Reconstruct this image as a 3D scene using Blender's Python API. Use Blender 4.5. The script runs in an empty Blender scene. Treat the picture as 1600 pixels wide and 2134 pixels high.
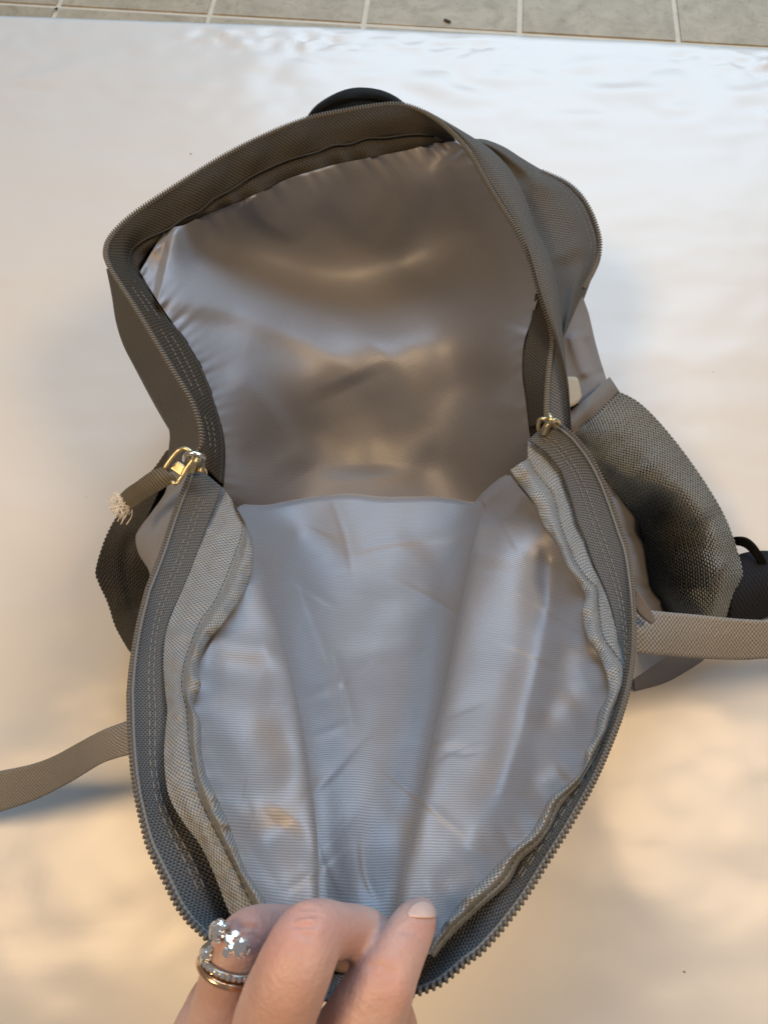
import bpy, bmesh, math, random
import numpy as np
from mathutils import Vector, Matrix, noise
random.seed(7); rng = np.random.default_rng(7)
S = bpy.context.scene
COL = S.collection

# ------------------------------------------------------------------ camera, world, lights, exposure
FPX, W0, H0 = 1500.0, 1600.0, 2134.0          # focal length in picture pixels, picture size
CAM_H = 400.0                                  # camera height above the sheet, mm
PITCH = math.radians(66.0)
FWD = np.array([0, math.cos(PITCH), -math.sin(PITCH)])
UPV = np.array([0, math.sin(PITCH), math.cos(PITCH)])
cam_d = bpy.data.cameras.new('camera'); cam = bpy.data.objects.new('camera', cam_d); COL.objects.link(cam)
cam.location = (0, 0, CAM_H*0.001); cam.rotation_euler = (math.pi/2-PITCH, 0, 0)
cam_d.sensor_fit = 'VERTICAL'; cam_d.sensor_height = 36.0; cam_d.lens = FPX/H0*36.0
cam_d.clip_start = 0.01; cam_d.clip_end = 20
cam_d.dof.use_dof = True; cam_d.dof.focus_distance = 0.215; cam_d.dof.aperture_fstop = 42.0
S.camera = cam

wd = bpy.data.worlds.new("World"); S.world = wd; wd.use_nodes = True
bg = wd.node_tree.nodes['Background']
bg.inputs[0].default_value = (0.94, 0.90, 0.88, 1); bg.inputs[1].default_value = 0.16

def area(name, loc, target, sx, sy, power, color, shape='RECTANGLE'):
    d = bpy.data.lights.new(name, 'AREA'); d.shape = shape; d.size = sx
    if shape in ('RECTANGLE', 'ELLIPSE'): d.size_y = sy
    d.energy = power; d.color = color
    o = bpy.data.objects.new(name, d); COL.objects.link(o); o.location = loc
    o.rotation_euler = (Vector(target)-Vector(loc)).to_track_quat('-Z', 'Y').to_euler()
    return o
# a window beyond the top right of the picture, two warm ceiling lamps overhead
area('window_light', (0.30, 1.38, 0.88), (0.0, 0.15, 0.08), 1.2, 1.0, 16.0, (0.53, 0.77, 1.0))
area('ceiling_lamp_light', (0.50, 0.06, 0.92), (0.10, 0.0, 0), 0.26, 0.26, 4.0, (1.0, 0.665, 0.34), 'DISK')
area('ceiling_lamp_light', (-0.45, -0.02, 0.92), (-0.10, -0.02, 0), 0.26, 0.26, 4.3, (1.0, 0.665, 0.34), 'DISK')
S.view_settings.view_transform = 'Standard'; S.view_settings.look = 'None'
S.view_settings.exposure = 0.12; S.view_settings.gamma = 1.0

# ------------------------------------------------------------------ geometry helpers
def sstep(t): t = np.clip(t, 0, 1); return t*t*(3-2*t)
def lift(py, z):
    """the flap is pulled up towards the viewer: its lower part rises"""
    return z+50*sstep((py-960)/760)*sstep((z-88)/40)
def PV(a):
    """(px,py,z mm) -> metres: the point at height z seen at that place of the picture"""
    a = np.array(a, float)
    a[..., 2] = lift(a[..., 1], a[..., 2])
    x = (a[..., 0]-W0/2)/FPX; y = (H0/2-a[..., 1])/FPX
    d = FWD + y[..., None]*UPV
    d = d + np.stack([x, 0*x, 0*x], -1)
    t = (CAM_H-a[..., 2])/(-d[..., 2])
    p = d*t[..., None]; p[..., 2] += CAM_H
    return p*0.001
def P(px, py, z): return Vector(PV(np.array([px, py, z])))
def MM(px, py, z):
    """millimetres per picture pixel there"""
    y = (H0/2-py)/FPX; z = float(lift(np.float64(py), np.float64(z)))
    return (CAM_H-z)/(-(FWD[2]+y*UPV[2]))/FPX
def proj(co):
    c = co*1000.0 - np.array([0, 0, CAM_H])
    dz = c@FWD
    return np.stack([W0/2+c[:, 0]/dz*FPX, H0/2-(c@UPV)/dz*FPX], -1)

def cr(pts, n, m=14):
    """Catmull-Rom through pts, resampled to n points evenly in picture length"""
    p = np.array(pts, float)
    if len(p) == 2: p = np.array([p[0], (p[0]+p[1])/2, p[1]])
    e = np.vstack([2*p[0]-p[1], p, 2*p[-1]-p[-2]])
    out = []
    t = np.linspace(0, 1, m, endpoint=False)[:, None]
    for i in range(len(p)-1):
        a, b, c, d = e[i:i+4]
        out.append(0.5*((2*b)+(-a+c)*t+(2*a-5*b+4*c-d)*t**2+(-a+3*b-3*c+d)*t**3))
    q = np.vstack(out+[p[-1:]])
    L = np.r_[0, np.cumsum(np.linalg.norm(np.diff(q[:, :2], axis=0), axis=1)+1e-9)]
    s = np.linspace(0, L[-1], n)
    return np.stack([np.interp(s, L, q[:, k]) for k in range(q.shape[1])], -1)
def withz(pts2, z):
    """give 2-D points heights: z = list of (fraction, mm)"""
    p = np.array(pts2, float)
    L = np.r_[0, np.cumsum(np.linalg.norm(np.diff(p, axis=0), axis=1))]; L /= L[-1]
    f, v = zip(*z)
    return np.c_[p, np.interp(L, f, v)]
def cross(curves, nv):
    """(K,nu,3) -> (nv,nu,3) Catmull-Rom across the curves"""
    c = np.array(curves, float); K = len(c)
    if K == 2:
        t = np.linspace(0, 1, nv)[:, None, None]; return c[0]*(1-t)+c[1]*t
    e = np.concatenate([2*c[:1]-c[1:2], c, 2*c[-1:]-c[-2:-1]])
    s = np.linspace(0, K-1, nv); out = []
    for v in s:
        i = min(int(v), K-2); t = v-i
        a, b, cc, d = e[i:i+4]
        out.append(0.5*((2*b)+(-a+cc)*t+(2*a-5*b+4*cc-d)*t**2+(-a+3*b-3*cc+d)*t**3))
    return np.array(out)
def fbm2(x, y, seed=0, octv=3):
    out = np.empty(x.size); xf, yf = x.ravel(), y.ravel()
    for i in range(x.size):
        out[i] = noise.fractal((xf[i], yf[i], seed*7.31), 1.0, 2.1, octv)
    return out.reshape(x.shape)

def link(name, me, mat, parent=None):
    o = bpy.data.objects.new(name, me); COL.objects.link(o)
    if mat is not None: me.materials.append(mat)
    if parent is not None: o.parent = parent
    return o
def grid_obj(name, W, mat, parent=None, thick=0.0, uv=True, smooth=True, offset=0.0, flip=False):
    """W (nv,nu,3) metres -> quad mesh with UV in millimetres"""
    nv, nu, _ = W.shape
    me = bpy.data.meshes.new(name)
    idx = np.arange(nv*nu).reshape(nv, nu)
    f = np.stack([idx[:-1, :-1], idx[:-1, 1:], idx[1:, 1:], idx[1:, :-1]], -1).reshape(-1, 4)
    if flip: f = f[:, ::-1]
    me.from_pydata(W.reshape(-1, 3).tolist(), [], f.tolist())
    if uv:
        du = np.linalg.norm(np.diff(W, axis=1), axis=2)*1000
        dv = np.linalg.norm(np.diff(W, axis=0), axis=2)*1000
        U = np.zeros((nv, nu)); V = np.zeros((nv, nu))
        U[:, 1:] = np.cumsum(du.mean(0))[None]; V[1:] = np.cumsum(dv.mean(1))[:, None]
        uvl = me.uv_layers.new(name='UVMap')
        li = np.empty(len(me.loops), int); me.loops.foreach_get('vertex_index', li)
        uvl.data.foreach_set('uv', np.stack([U.ravel()[li], V.ravel()[li]], -1).ravel().astype(np.float32))
    me.polygons.foreach_set('use_smooth', [smooth]*len(me.polygons))
    o = link(name, me, mat, parent)
    if thick > 0:
        m = o.modifiers.new('thickness', 'SOLIDIFY'); m.thickness = thick*0.001; m.offset = offset
    return o
def loft(name, curves, nu, nv, mat, parent=None, thick=0.0, dz=None, offset=0.0):
    c = [cr(k, nu) for k in curves]
    g = cross(c, nv)
    if dz is not None:
        u, v = np.meshgrid(np.linspace(0, 1, nu), np.linspace(0, 1, nv))
        g[..., 2] += dz(u, v, g)
    W = PV(g)
    return grid_obj(name, W, mat, parent, thick, offset=offset)
def instances_mesh(name, tmpl_v, tmpl_f, M, mat, parent=None, smooth=True):
    """many copies of a template joined into one mesh; M (n,4,4)"""
    tv = np.c_[np.array(tmpl_v, float), np.ones(len(tmpl_v))]
    v = np.einsum('nij,kj->nki', M, tv)[..., :3].reshape(-1, 3)
    k = len(tmpl_v); f = []
    for i in range(len(M)):
        o = i*k
        f += [tuple(a+o for a in q) for q in tmpl_f]
    me = bpy.data.meshes.new(name); me.from_pydata(v.tolist(), [], f)
    me.polygons.foreach_set('use_smooth', [smooth]*len(me.polygons))
    return link(name, me, mat, parent)
def capsule_tmpl(n=6, rows=((-.5, .45), (-.35, .95), (0, 1), (.35, .95), (.5, .45))):
    """unit capsule along x: length 1, radius 0.5"""
    v, f = [], []
    for x, r in rows:
        for k in range(n):
            a = 2*math.pi*k/n; v.append((x, .5*r*math.cos(a), .5*r*math.sin(a)))
    m = len(rows)
    for i in range(m-1):
        for k in range(n):
            f.append((i*n+k, i*n+(k+1) % n, (i+1)*n+(k+1) % n, (i+1)*n+k))
    f.append(tuple(range(n))[::-1]); f.append(tuple(range((m-1)*n, m*n)))
    return v, f
def frames(pos, xa, za, sx, sy, sz):
    """matrices with x axis xa, z axis near za, scales in metres"""
    xa = xa/np.linalg.norm(xa, axis=1, keepdims=True)
    ya = np.cross(za, xa); ya /= np.linalg.norm(ya, axis=1, keepdims=True)
    za = np.cross(xa, ya)
    M = np.zeros((len(pos), 4, 4)); M[:, 3, 3] = 1
    M[:, :3, 0] = xa*np.reshape(sx, (-1, 1)); M[:, :3, 1] = ya*np.reshape(sy, (-1, 1)); M[:, :3, 2] = za*np.reshape(sz, (-1, 1))
    M[:, :3, 3] = pos
    return M
def resample_world(W, step):
    L = np.r_[0, np.cumsum(np.linalg.norm(np.diff(W, axis=0), axis=1))]
    n = max(2, int(L[-1]/step)); s = (np.arange(n)+.5)*L[-1]/n
    return np.stack([np.interp(s, L, W[:, k]) for k in range(3)], -1)
def tube(name, pts, r, mat, parent=None, n=8, closed=False, cap=True):
    """pts world metres, r scalar or list (metres)"""
    p = np.array(pts, float); m = len(p); r = np.broadcast_to(r, (m,))
    tg = np.gradient(p, axis=0) if not closed else np.roll(p, -1, 0)-np.roll(p, 1, 0)
    tg /= np.linalg.norm(tg, axis=1, keepdims=True)+1e-12
    ref = np.array([0.31, 0.2, 0.93]); nn = np.cross(tg[0], ref); nn /= np.linalg.norm(nn)
    v, f = [], []
    for i in range(m):
        nn = nn-tg[i]*(nn@tg[i]); nn /= np.linalg.norm(nn); b = np.cross(tg[i], nn)
        for k in range(n):
            a = 2*math.pi*k/n; v.append(p[i]+r[i]*(math.cos(a)*nn+math.sin(a)*b))
    for i in range(m if closed else m-1):
        j = (i+1) % m
        for k in range(n): f.append((i*n+k, i*n+(k+1) % n, j*n+(k+1) % n, j*n+k))
    if cap and not closed: f.append(tuple(range(n))[::-1]); f.append(tuple(range((m-1)*n, m*n)))
    me = bpy.data.meshes.new(name); me.from_pydata([tuple(x) for x in v], [], f)
    me.polygons.foreach_set('use_smooth', [True]*len(me.polygons))
    return link(name, me, mat, parent)
def seg_dist(X, Y, poly):
    """distance, signed distance (right of travel positive in picture), fraction along a polyline"""
    p = cr([(a, b, 0) for a, b in poly], 60)[:, :2]
    best = np.full(X.shape, 1e9); sg = np.zeros(X.shape); tt = np.zeros(X.shape)
    L = np.r_[0, np.cumsum(np.linalg.norm(np.diff(p, axis=0), axis=1))]
    for i in range(len(p)-1):
        a, b = p[i], p[i+1]; d = b-a; l2 = d@d+1e-9
        t = np.clip(((X-a[0])*d[0]+(Y-a[1])*d[1])/l2, 0, 1)
        qx, qy = X-(a[0]+t*d[0]), Y-(a[1]+t*d[1]); D = np.hypot(qx, qy)
        m = D < best; best[m] = D[m]
        sg[m] = (np.sign(qx*(-d[1])+qy*d[0])*D)[m]; tt[m] = ((L[i]+t*(L[i+1]-L[i]))/L[-1])[m]
    return best, -sg, tt
def ridge(X, Y, poly, amp, wl, wr=None, ends=(0.15, 0.15)):
    """smooth fold: wl picture-pixel width left of travel, wr right of it"""
    wr = wr or wl
    d, s, t = seg_dist(X, Y, poly)
    w = np.where(s > 0, wr, wl)
    e = np.ones_like(t)
    if ends[0] > 0: e *= np.clip(t/ends[0], 0, 1)
    if ends[1] > 0: e *= np.clip((1-t)/ends[1], 0, 1)
    e = e*e*(3-2*e)
    return amp*e*np.exp(-0.5*(d/w)**2)
def soft(X, Y, poly, amp, wl, wr=None, ends=(0.3, 0.35)):
    return ridge(X, Y, poly, amp*0.5, wl*2.0, (wr or wl)*2.0, ends)
def tps(ctrl, X, Y, lam=6.0):
    c = np.array(ctrl, float); x, y, z = c[:, 0]/500, c[:, 1]/500, c[:, 2]
    def U(r2): return np.where(r2 > 1e-12, r2*np.log(r2+1e-12), 0)
    K = U((x[:, None]-x)**2+(y[:, None]-y)**2)+lam*1e-3*np.eye(len(x))
    Pm = np.c_[np.ones(len(x)), x, y]; n = len(x)
    A = np.zeros((n+3, n+3)); A[:n, :n] = K; A[:n, n:] = Pm; A[n:, :n] = Pm.T
    w = np.linalg.solve(A, np.r_[z, 0, 0, 0])
    Xf, Yf = X.ravel()/500, Y.ravel()/500
    out = U((Xf[:, None]-x)**2+(Yf[:, None]-y)**2)@w[:n]+np.c_[np.ones(len(Xf)), Xf, Yf]@w[n:]
    return out.reshape(X.shape)
def coons(Lc, Tc, Rc, Bc, nu, nv):
    """L,R run top->bottom; T,B left->right"""
    L, R, T, B = cr(Lc, nv), cr(Rc, nv), cr(Tc, nu), cr(Bc, nu)
    u = np.linspace(0, 1, nu)[None, :, None]; v = np.linspace(0, 1, nv)[:, None, None]
    return ((1-u)*L[:, None]+u*R[:, None]+(1-v)*T[None]+v*B[None]
            - ((1-u)*(1-v)*T[0]+u*(1-v)*T[-1]+(1-u)*v*B[0]+u*v*B[-1]))

# ------------------------------------------------------------------ materials
def mat(name):
    m = bpy.data.materials.new(name); m.use_nodes = True
    nt = m.node_tree; b = nt.nodes['Principled BSDF']
    return m, nt, b
def N(nt, t, **kw):
    n = nt.nodes.new(t)
    for k, v in kw.items():
        if k in n.inputs: n.inputs[k].default_value = v
        else: setattr(n, k, v)
    return n
def math_(nt, op, a, b=None):
    n = nt.nodes.new('ShaderNodeMath'); n.operation = op
    for i, x in enumerate((a, b)):
        if x is None: continue
        if isinstance(x, (int, float)): n.inputs[i].default_value = x
        else: nt.links.new(x, n.inputs[i])
    return n.outputs[0]
def mixc(nt, fac, a, b):
    n = nt.nodes.new('ShaderNodeMix'); n.data_type = 'RGBA'
    for s, x in ((n.inputs[0], fac), (n.inputs[6], a), (n.inputs[7], b)):
        if isinstance(x, (int, float)): s.default_value = x
        elif isinstance(x, tuple): s.default_value = (*x, 1) if len(x) == 3 else x
        else: nt.links.new(x, s)
    return n.outputs[2]
def sc(c, k): return tuple(x*k for x in c)
def bump(nt, b, h, strength, dist):
    n = nt.nodes.new('ShaderNodeBump'); n.inputs['Strength'].default_value = strength
    n.inputs['Distance'].default_value = dist
    nt.links.new(h, n.inputs['Height']); nt.links.new(n.outputs[0], b.inputs['Normal'])
    return n
def fabric(name, col, pu=0.8, pv=0.8, rough=0.75, contrast=0.35, depth=0.12, kind='plain', spec=0.3, sheen=0.0, metallic=0.0, dirt=0.12, aniso=0.0, wrinkle=1.2):
    m, nt, b = mat(name)
    uv = nt.nodes.new('ShaderNodeUVMap'); sp = nt.nodes.new('ShaderNodeSeparateXYZ'); nt.links.new(uv.outputs[0], sp.inputs[0])
    nz = N(nt, 'ShaderNodeTexNoise', Scale=0.35, Detail=3.0); nt.links.new(uv.outputs[0], nz.inputs['Vector'])
    nf = N(nt, 'ShaderNodeTexNoise', Scale=2.2, Detail=2.0); nt.links.new(uv.outputs[0], nf.inputs['Vector'])
    u = math_(nt, 'MULTIPLY', sp.outputs[0], 2*math.pi/pu); v = math_(nt, 'MULTIPLY', sp.outputs[1], 2*math.pi/pv)
    wob = math_(nt, 'MULTIPLY', nz.outputs['Fac'], 3.0)
    u = math_(nt, 'ADD', u, wob); v = math_(nt, 'ADD', v, wob)
    su, sv = math_(nt, 'SINE', u), math_(nt, 'SINE', v)
    if kind == 'plain': h = math_(nt, 'MULTIPLY', su, sv)
    elif kind == 'twill': h = math_(nt, 'SINE', math_(nt, 'ADD', u, v))
    elif kind == 'rib_v': h = sv
    elif kind == 'rib_u': h = su
    elif kind == 'knit':
        h = math_(nt, 'ADD', math_(nt, 'MULTIPLY', su, sv), math_(nt, 'MULTIPLY', math_(nt, 'SINE', math_(nt, 'MULTIPLY', u, 2.0)), 0.5))
    h01 = math_(nt, 'ADD', math_(nt, 'MULTIPLY', h, 0.5), 0.5)
    fac = math_(nt, 'ADD', math_(nt, 'MULTIPLY', h01, 0.75), math_(nt, 'MULTIPLY', nf.outputs['Fac'], 0.25))
    c = mixc(nt, fac, sc(col, 1-contrast), sc(col, 1+contrast*0.8))
    big = N(nt, 'ShaderNodeTexNoise', Scale=0.05, Detail=4.0); nt.links.new(uv.outputs[0], big.inputs['Vector'])
    c = mixc(nt, math_(nt, 'MULTIPLY', big.outputs['Fac'], dirt*2), c, sc(col, 0.6))
    nt.links.new(c, b.inputs['Base Color'])
    b.inputs['Roughness'].default_value = rough; b.inputs['Specular IOR Level'].default_value = spec
    b.inputs['Sheen Weight'].default_value = sheen; b.inputs['Sheen Roughness'].default_value = 0.35; b.inputs['Metallic'].default_value = metallic
    b.inputs['Anisotropic'].default_value = aniso
    b1 = bump(nt, b, h, 0.6, depth*0.001)
    wr = N(nt, 'ShaderNodeTexNoise', Scale=0.11, Detail=4.0, Roughness=0.6, Distortion=0.4); nt.links.new(uv.outputs[0], wr.inputs['Vector'])
    b2 = N(nt, 'ShaderNodeBump', Strength=0.5, Distance=wrinkle*0.001); nt.links.new(wr.outputs['Fac'], b2.inputs['Height'])
    nt.links.new(b2.outputs[0], b1.inputs['Normal'])
    return m
M = {}
M['lining'] = fabric('silver_lining_cloth', (0.29, 0.295, 0.33), 0.8, 0.9, rough=0.52, contrast=0.28, depth=0.03, kind='rib_v', spec=0.5, metallic=0.32, sheen=0.2, dirt=0.08, wrinkle=0.35)
M['canvas'] = fabric('grey_canvas', (0.108, 0.107, 0.106), 1.7, 1.7, rough=0.75, contrast=1.0, depth=0.25, spec=0.2)
M['facing'] = fabric('light_grey_canvas', (0.24, 0.258, 0.28), 1.35, 1.35, rough=0.5, contrast=0.95, depth=0.2, spec=0.5)
M['tape'] = fabric('grey_zipper_tape', (0.115, 0.122, 0.132), 1.4, 1.2, rough=0.8, contrast=0.95, depth=0.22, spec=0.18, kind='knit')
M['tape_brown'] = fabric('brown_grey_zipper_tape', (0.056, 0.05, 0.042), 1.9, 1.6, rough=0.85, contrast=0.85, depth=0.25, spec=0.12, kind='knit')
M['webbing'] = fabric('taupe_webbing', (0.285, 0.28, 0.275), 2.2, 1.9, rough=0.7, contrast=0.8, depth=0.25)
M['nylon'] = fabric('thin_grey_nylon', (0.21, 0.205, 0.22), 0.8, 0.8, rough=0.5, contrast=0.2, depth=0.05, kind='twill', spec=0.5)
M['band'] = fabric('taupe_binding', (0.18, 0.168, 0.162), 0.7, 0.7, rough=0.6, contrast=0.15, depth=0.04)
M['black'] = fabric('black_nylon', (0.005, 0.005, 0.005), 0.9, 0.9, spec=0.12, rough=0.75, contrast=0.4, depth=0.1)
M['navy'] = fabric('black_spacer_mesh', (0.012, 0.014, 0.022), 2.2, 2.2, rough=0.9, contrast=0.7, depth=0.4)
M['tag'] = fabric('olive_cord_tape', (0.13, 0.118, 0.092), 1.1, 3.0, rough=0.6, contrast=0.45, depth=0.25, kind='rib_u')
M['meshback'] = fabric('dark_mesh_backing', (0.022, 0.021, 0.02), 1.2, 1.2, rough=0.9, contrast=0.4, depth=0.1)
def plain(name, col, rough, metallic=0.0, spec=0.5, nscale=0, namp=0.0, coat=0.0):
    m, nt, b = mat(name)
    b.inputs['Base Color'].default_value = (*col, 1); b.inputs['Roughness'].default_value = rough
    b.inputs['Metallic'].default_value = metallic; b.inputs['Specular IOR Level'].default_value = spec
    b.inputs['Coat Weight'].default_value = coat
    if nscale:
        tc = nt.nodes.new('ShaderNodeTexCoord')
        n = N(nt, 'ShaderNodeTexNoise', Scale=nscale, Detail=3.0); nt.links.new(tc.outputs['Object'], n.inputs['Vector'])
        nt.links.new(mixc(nt, n.outputs['Fac'], sc(col, 1-namp), sc(col, 1+namp)), b.inputs['Base Color'])
        r = math_(nt, 'ADD', math_(nt, 'MULTIPLY', n.outputs['Fac'], 0.2), rough-0.1); nt.links.new(r, b.inputs['Roughness'])
    return m
M['coil'] = plain('grey_nylon_coil', (0.10, 0.10, 0.102), 0.42, nscale=900, namp=0.2)
M['coil_dark'] = plain('brown_grey_nylon_coil', (0.14, 0.136, 0.128), 0.45, nscale=900, namp=0.2)
M['yarn'] = plain('grey_mesh_yarn', (0.235, 0.265, 0.285), 0.7, nscale=400, namp=0.25)
M['yarn_dark'] = plain('charcoal_mesh_yarn', (0.06, 0.058, 0.056), 0.7, nscale=400, namp=0.3)
M['thread'] = plain('pale_thread', (0.22, 0.22, 0.22), 0.6, nscale=500, namp=0.2)
M['thread_dark'] = plain('dark_thread', (0.03, 0.028, 0.026), 0.8, nscale=500, namp=0.2)
M['fray'] = plain('cream_frayed_thread', (0.74, 0.70, 0.63), 0.8, nscale=500, namp=0.25)
M['brass'] = plain('worn_brass', (0.66, 0.55, 0.34), 0.36, metallic=1.0, nscale=300, namp=0.2)
M['nickel'] = plain('silvered_metal', (0.75, 0.74, 0.68), 0.22, metallic=1.0, nscale=300, namp=0.15)
M['gold'] = plain('rose_gold', (0.85, 0.55, 0.34), 0.2, metallic=1.0, nscale=300, namp=0.1)
M['silver'] = plain('white_gold', (0.55, 0.50, 0.43), 0.3, metallic=1.0, nscale=300, namp=0.1)
M['patch'] = fabric('cream_webbing', (0.5, 0.46, 0.38), 0.9, 0.9, rough=0.8, contrast=0.2)
def gem():
    m, nt, b = mat('clear_stone')
    b.inputs['Base Color'].default_value = (0.95, 0.97, 1, 1); b.inputs['Roughness'].default_value = 0.02
    b.inputs['IOR'].default_value = 2.2; b.inputs['Transmission Weight'].default_value = 0.0; b.inputs['Metallic'].default_value = 0.9
    b.inputs['Specular IOR Level'].default_value = 1.0
    return m
M['gem'] = gem()
def sheet_mat():
    m, nt, b = mat('glossy_white_sheet')
    tc = nt.nodes.new('ShaderNodeTexCoord')
    mp = N(nt, 'ShaderNodeMapping'); mp.inputs['Scale'].default_value = (1.0, 1.7, 1); nt.links.new(tc.outputs['Object'], mp.inputs['Vector'])
    n1 = N(nt, 'ShaderNodeTexNoise', Scale=9.0, Detail=3.0, Roughness=0.5, Distortion=0.3); n1.noise_type = 'RIDGED_MULTIFRACTAL'; nt.links.new(mp.outputs[0], n1.inputs['Vector'])
    n2 = N(nt, 'ShaderNodeTexNoise', Scale=160.0, Detail=3.0); nt.links.new(tc.outputs['Object'], n2.inputs['Vector'])
    n3 = N(nt, 'ShaderNodeTexNoise', Scale=6.0, Detail=3.0); nt.links.new(tc.outputs['Object'], n3.inputs['Vector'])
    nt.links.new(mixc(nt, n3.outputs['Fac'], (0.75, 0.74, 0.735), (0.70, 0.69, 0.68)), b.inputs['Base Color'])
    r = math_(nt, 'ADD', math_(nt, 'MULTIPLY', n1.outputs['Fac'], 0.05), 0.28); nt.links.new(r, b.inputs['Roughness'])
    b.inputs['Specular IOR Level'].default_value = 0.5
    h = math_(nt, 'ADD', n1.outputs['Fac'], math_(nt, 'MULTIPLY', n2.outputs['Fac'], 0.16))
    bump(nt, b, h, 0.13, 0.0014)
    return m
M['sheet'] = sheet_mat()
def tile_mat():
    m, nt, b = mat('beige_grey_vinyl_tile')
    tc = nt.nodes.new('ShaderNodeTexCoord'); oi = nt.nodes.new('ShaderNodeObjectInfo')
    ad = nt.nodes.new('ShaderNodeVectorMath'); ad.operation = 'ADD'
    nt.links.new(tc.outputs['Object'], ad.inputs[0]); nt.links.new(oi.outputs['Random'], ad.inputs[1])
    n1 = N(nt, 'ShaderNodeTexNoise', Scale=30.0, Detail=8.0, Roughness=0.65, Distortion=1.2); nt.links.new(ad.outputs[0], n1.inputs['Vector'])
    n2 = N(nt, 'ShaderNodeTexNoise', Scale=150.0, Detail=5.0, Roughness=0.7); nt.links.new(ad.outputs[0], n2.inputs['Vector'])
    c = mixc(nt, n1.outputs['Fac'], (0.22, 0.185, 0.13), (0.60, 0.53, 0.41))
    cr_ = nt.nodes.new('ShaderNodeValToRGB'); cr_.color_ramp.elements[0].position = 0.52; cr_.color_ramp.elements[1].position = 0.72
    nt.links.new(n2.outputs['Fac'], cr_.inputs[0])
    c = mixc(nt, math_(nt, 'MULTIPLY', cr_.outputs[0], 0.45), c, (0.20, 0.165, 0.12))
    nt.links.new(c, b.inputs['Base Color']); b.inputs['Roughness'].default_value = 0.6
    b.inputs['Specular IOR Level'].default_value = 0.25
    bump(nt, b, n2.outputs['Fac'], 0.5, 0.0012)
    return m
M['tile'] = tile_mat()
M['grout'] = plain('pale_grout', (0.60, 0.55, 0.46), 0.85, nscale=120, namp=0.15)
def skin():
    m, nt, b = mat('fair_skin')
    tc = nt.nodes.new('ShaderNodeTexCoord')
    n1 = N(nt, 'ShaderNodeTexNoise', Scale=110.0, Detail=4.0); nt.links.new(tc.outputs['Object'], n1.inputs['Vector'])
    n2 = N(nt, 'ShaderNodeTexNoise', Scale=900.0, Detail=3.0); nt.links.new(tc.outputs['Object'], n2.inputs['Vector'])
    vo = N(nt, 'ShaderNodeTexVoronoi', Scale=1100.0); nt.links.new(tc.outputs['Object'], vo.inputs['Vector'])
    at = nt.nodes.new('ShaderNodeAttribute'); at.attribute_name = 'redness'
    c = mixc(nt, n1.outputs['Fac'], (0.38, 0.235, 0.215), (0.58, 0.445, 0.425))
    f = math_(nt, 'MULTIPLY', at.outputs['Fac'], math_(nt, 'ADD', n1.outputs['Fac'], 0.35))
    c = mixc(nt, f, c, (0.47, 0.215, 0.20))
    nt.links.new(c, b.inputs['Base Color'])
    b.inputs['Roughness'].default_value = 0.5; b.inputs['Specular IOR Level'].default_value = 0.4
    b.inputs['Subsurface Weight'].default_value = 0.22; b.inputs['Subsurface Radius'].default_value = (1.0, 0.35, 0.2)
    b.inputs['Subsurface Scale'].default_value = 0.003
    h = math_(nt, 'ADD', math_(nt, 'MULTIPLY', vo.outputs['Distance'], 0.5), n2.outputs['Fac'])
    bump(nt, b, h, 0.4, 0.0003)
    return m
M['skin'] = skin()
M['nail'] = plain('fingernail', (0.62, 0.47, 0.45), 0.3, coat=0.3, nscale=200, namp=0.08)

# ------------------------------------------------------------------ tagging
def tag(o, label=None, cat=None, group=None, kind=None):
    if label: o['label'] = label
    if cat: o['category'] = cat
    if group: o['group'] = group
    if kind: o['kind'] = kind
    return o
def empty(name, loc, label, cat):
    o = bpy.data.objects.new(name, None); COL.objects.link(o); o.empty_display_size = 0.02
    o.location = loc; tag(o, label, cat)
    return o
def adopt(o, parent):
    """parent keeping the world place (things stand at their base)"""
    o.parent = parent; o.matrix_parent_inverse = Matrix.Translation(parent.location).inverted()
    return o

# ================================================================== the setting: tiled floor, white sheet
floor_o = PV(np.array([757, 50, -2.0])); fl_d = PV(np.array([1072, 70, -2.0]))-PV(np.array([110, 14, -2.0]))
ang = math.atan2(fl_d[1], fl_d[0]); ca, sa = math.cos(ang), math.sin(ang)
fx, fy = np.array([ca, sa, 0]), np.array([-sa, ca, 0])
TP = 0.1365
me = bpy.data.meshes.new('floor'); R_ = 1.6
me.from_pydata([(-R_, -1.2, -0.0031), (R_, -1.2, -0.0031), (R_, 2.2, -0.0031), (-R_, 2.2, -0.0031)], [], [(0, 1, 2, 3)])
fl = link('floor', me, M['grout']); tag(fl, kind='structure')
def tile_mesh():
    bm = bmesh.new(); h = TP/2-0.0019
    bmesh.ops.create_cube(bm, size=1, matrix=Matrix.Diagonal((2*h, 2*h, 0.0025, 1)))
    bmesh.ops.bevel(bm, geom=[e for e in bm.edges if all(v.co.z > 0 for v in e.verts)], offset=0.0008, segments=2, affect='EDGES')
    m_ = bpy.data.meshes.new('tile'); bm.to_mesh(m_); bm.free(); m_.materials.append(M['tile']); return m_
tm = tile_mesh()
for j in range(-5, 10):
    for i in range(-10, 11):
        c = floor_o+fx*TP*(i+0.5)+fy*TP*(j+0.5)
        o = bpy.data.objects.new('tile', tm); COL.objects.link(o); o.parent = fl
        o.location = (c[0], c[1], -0.0035+random.uniform(-.0002, .0002)); o.rotation_euler = (0, 0, ang)

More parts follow.
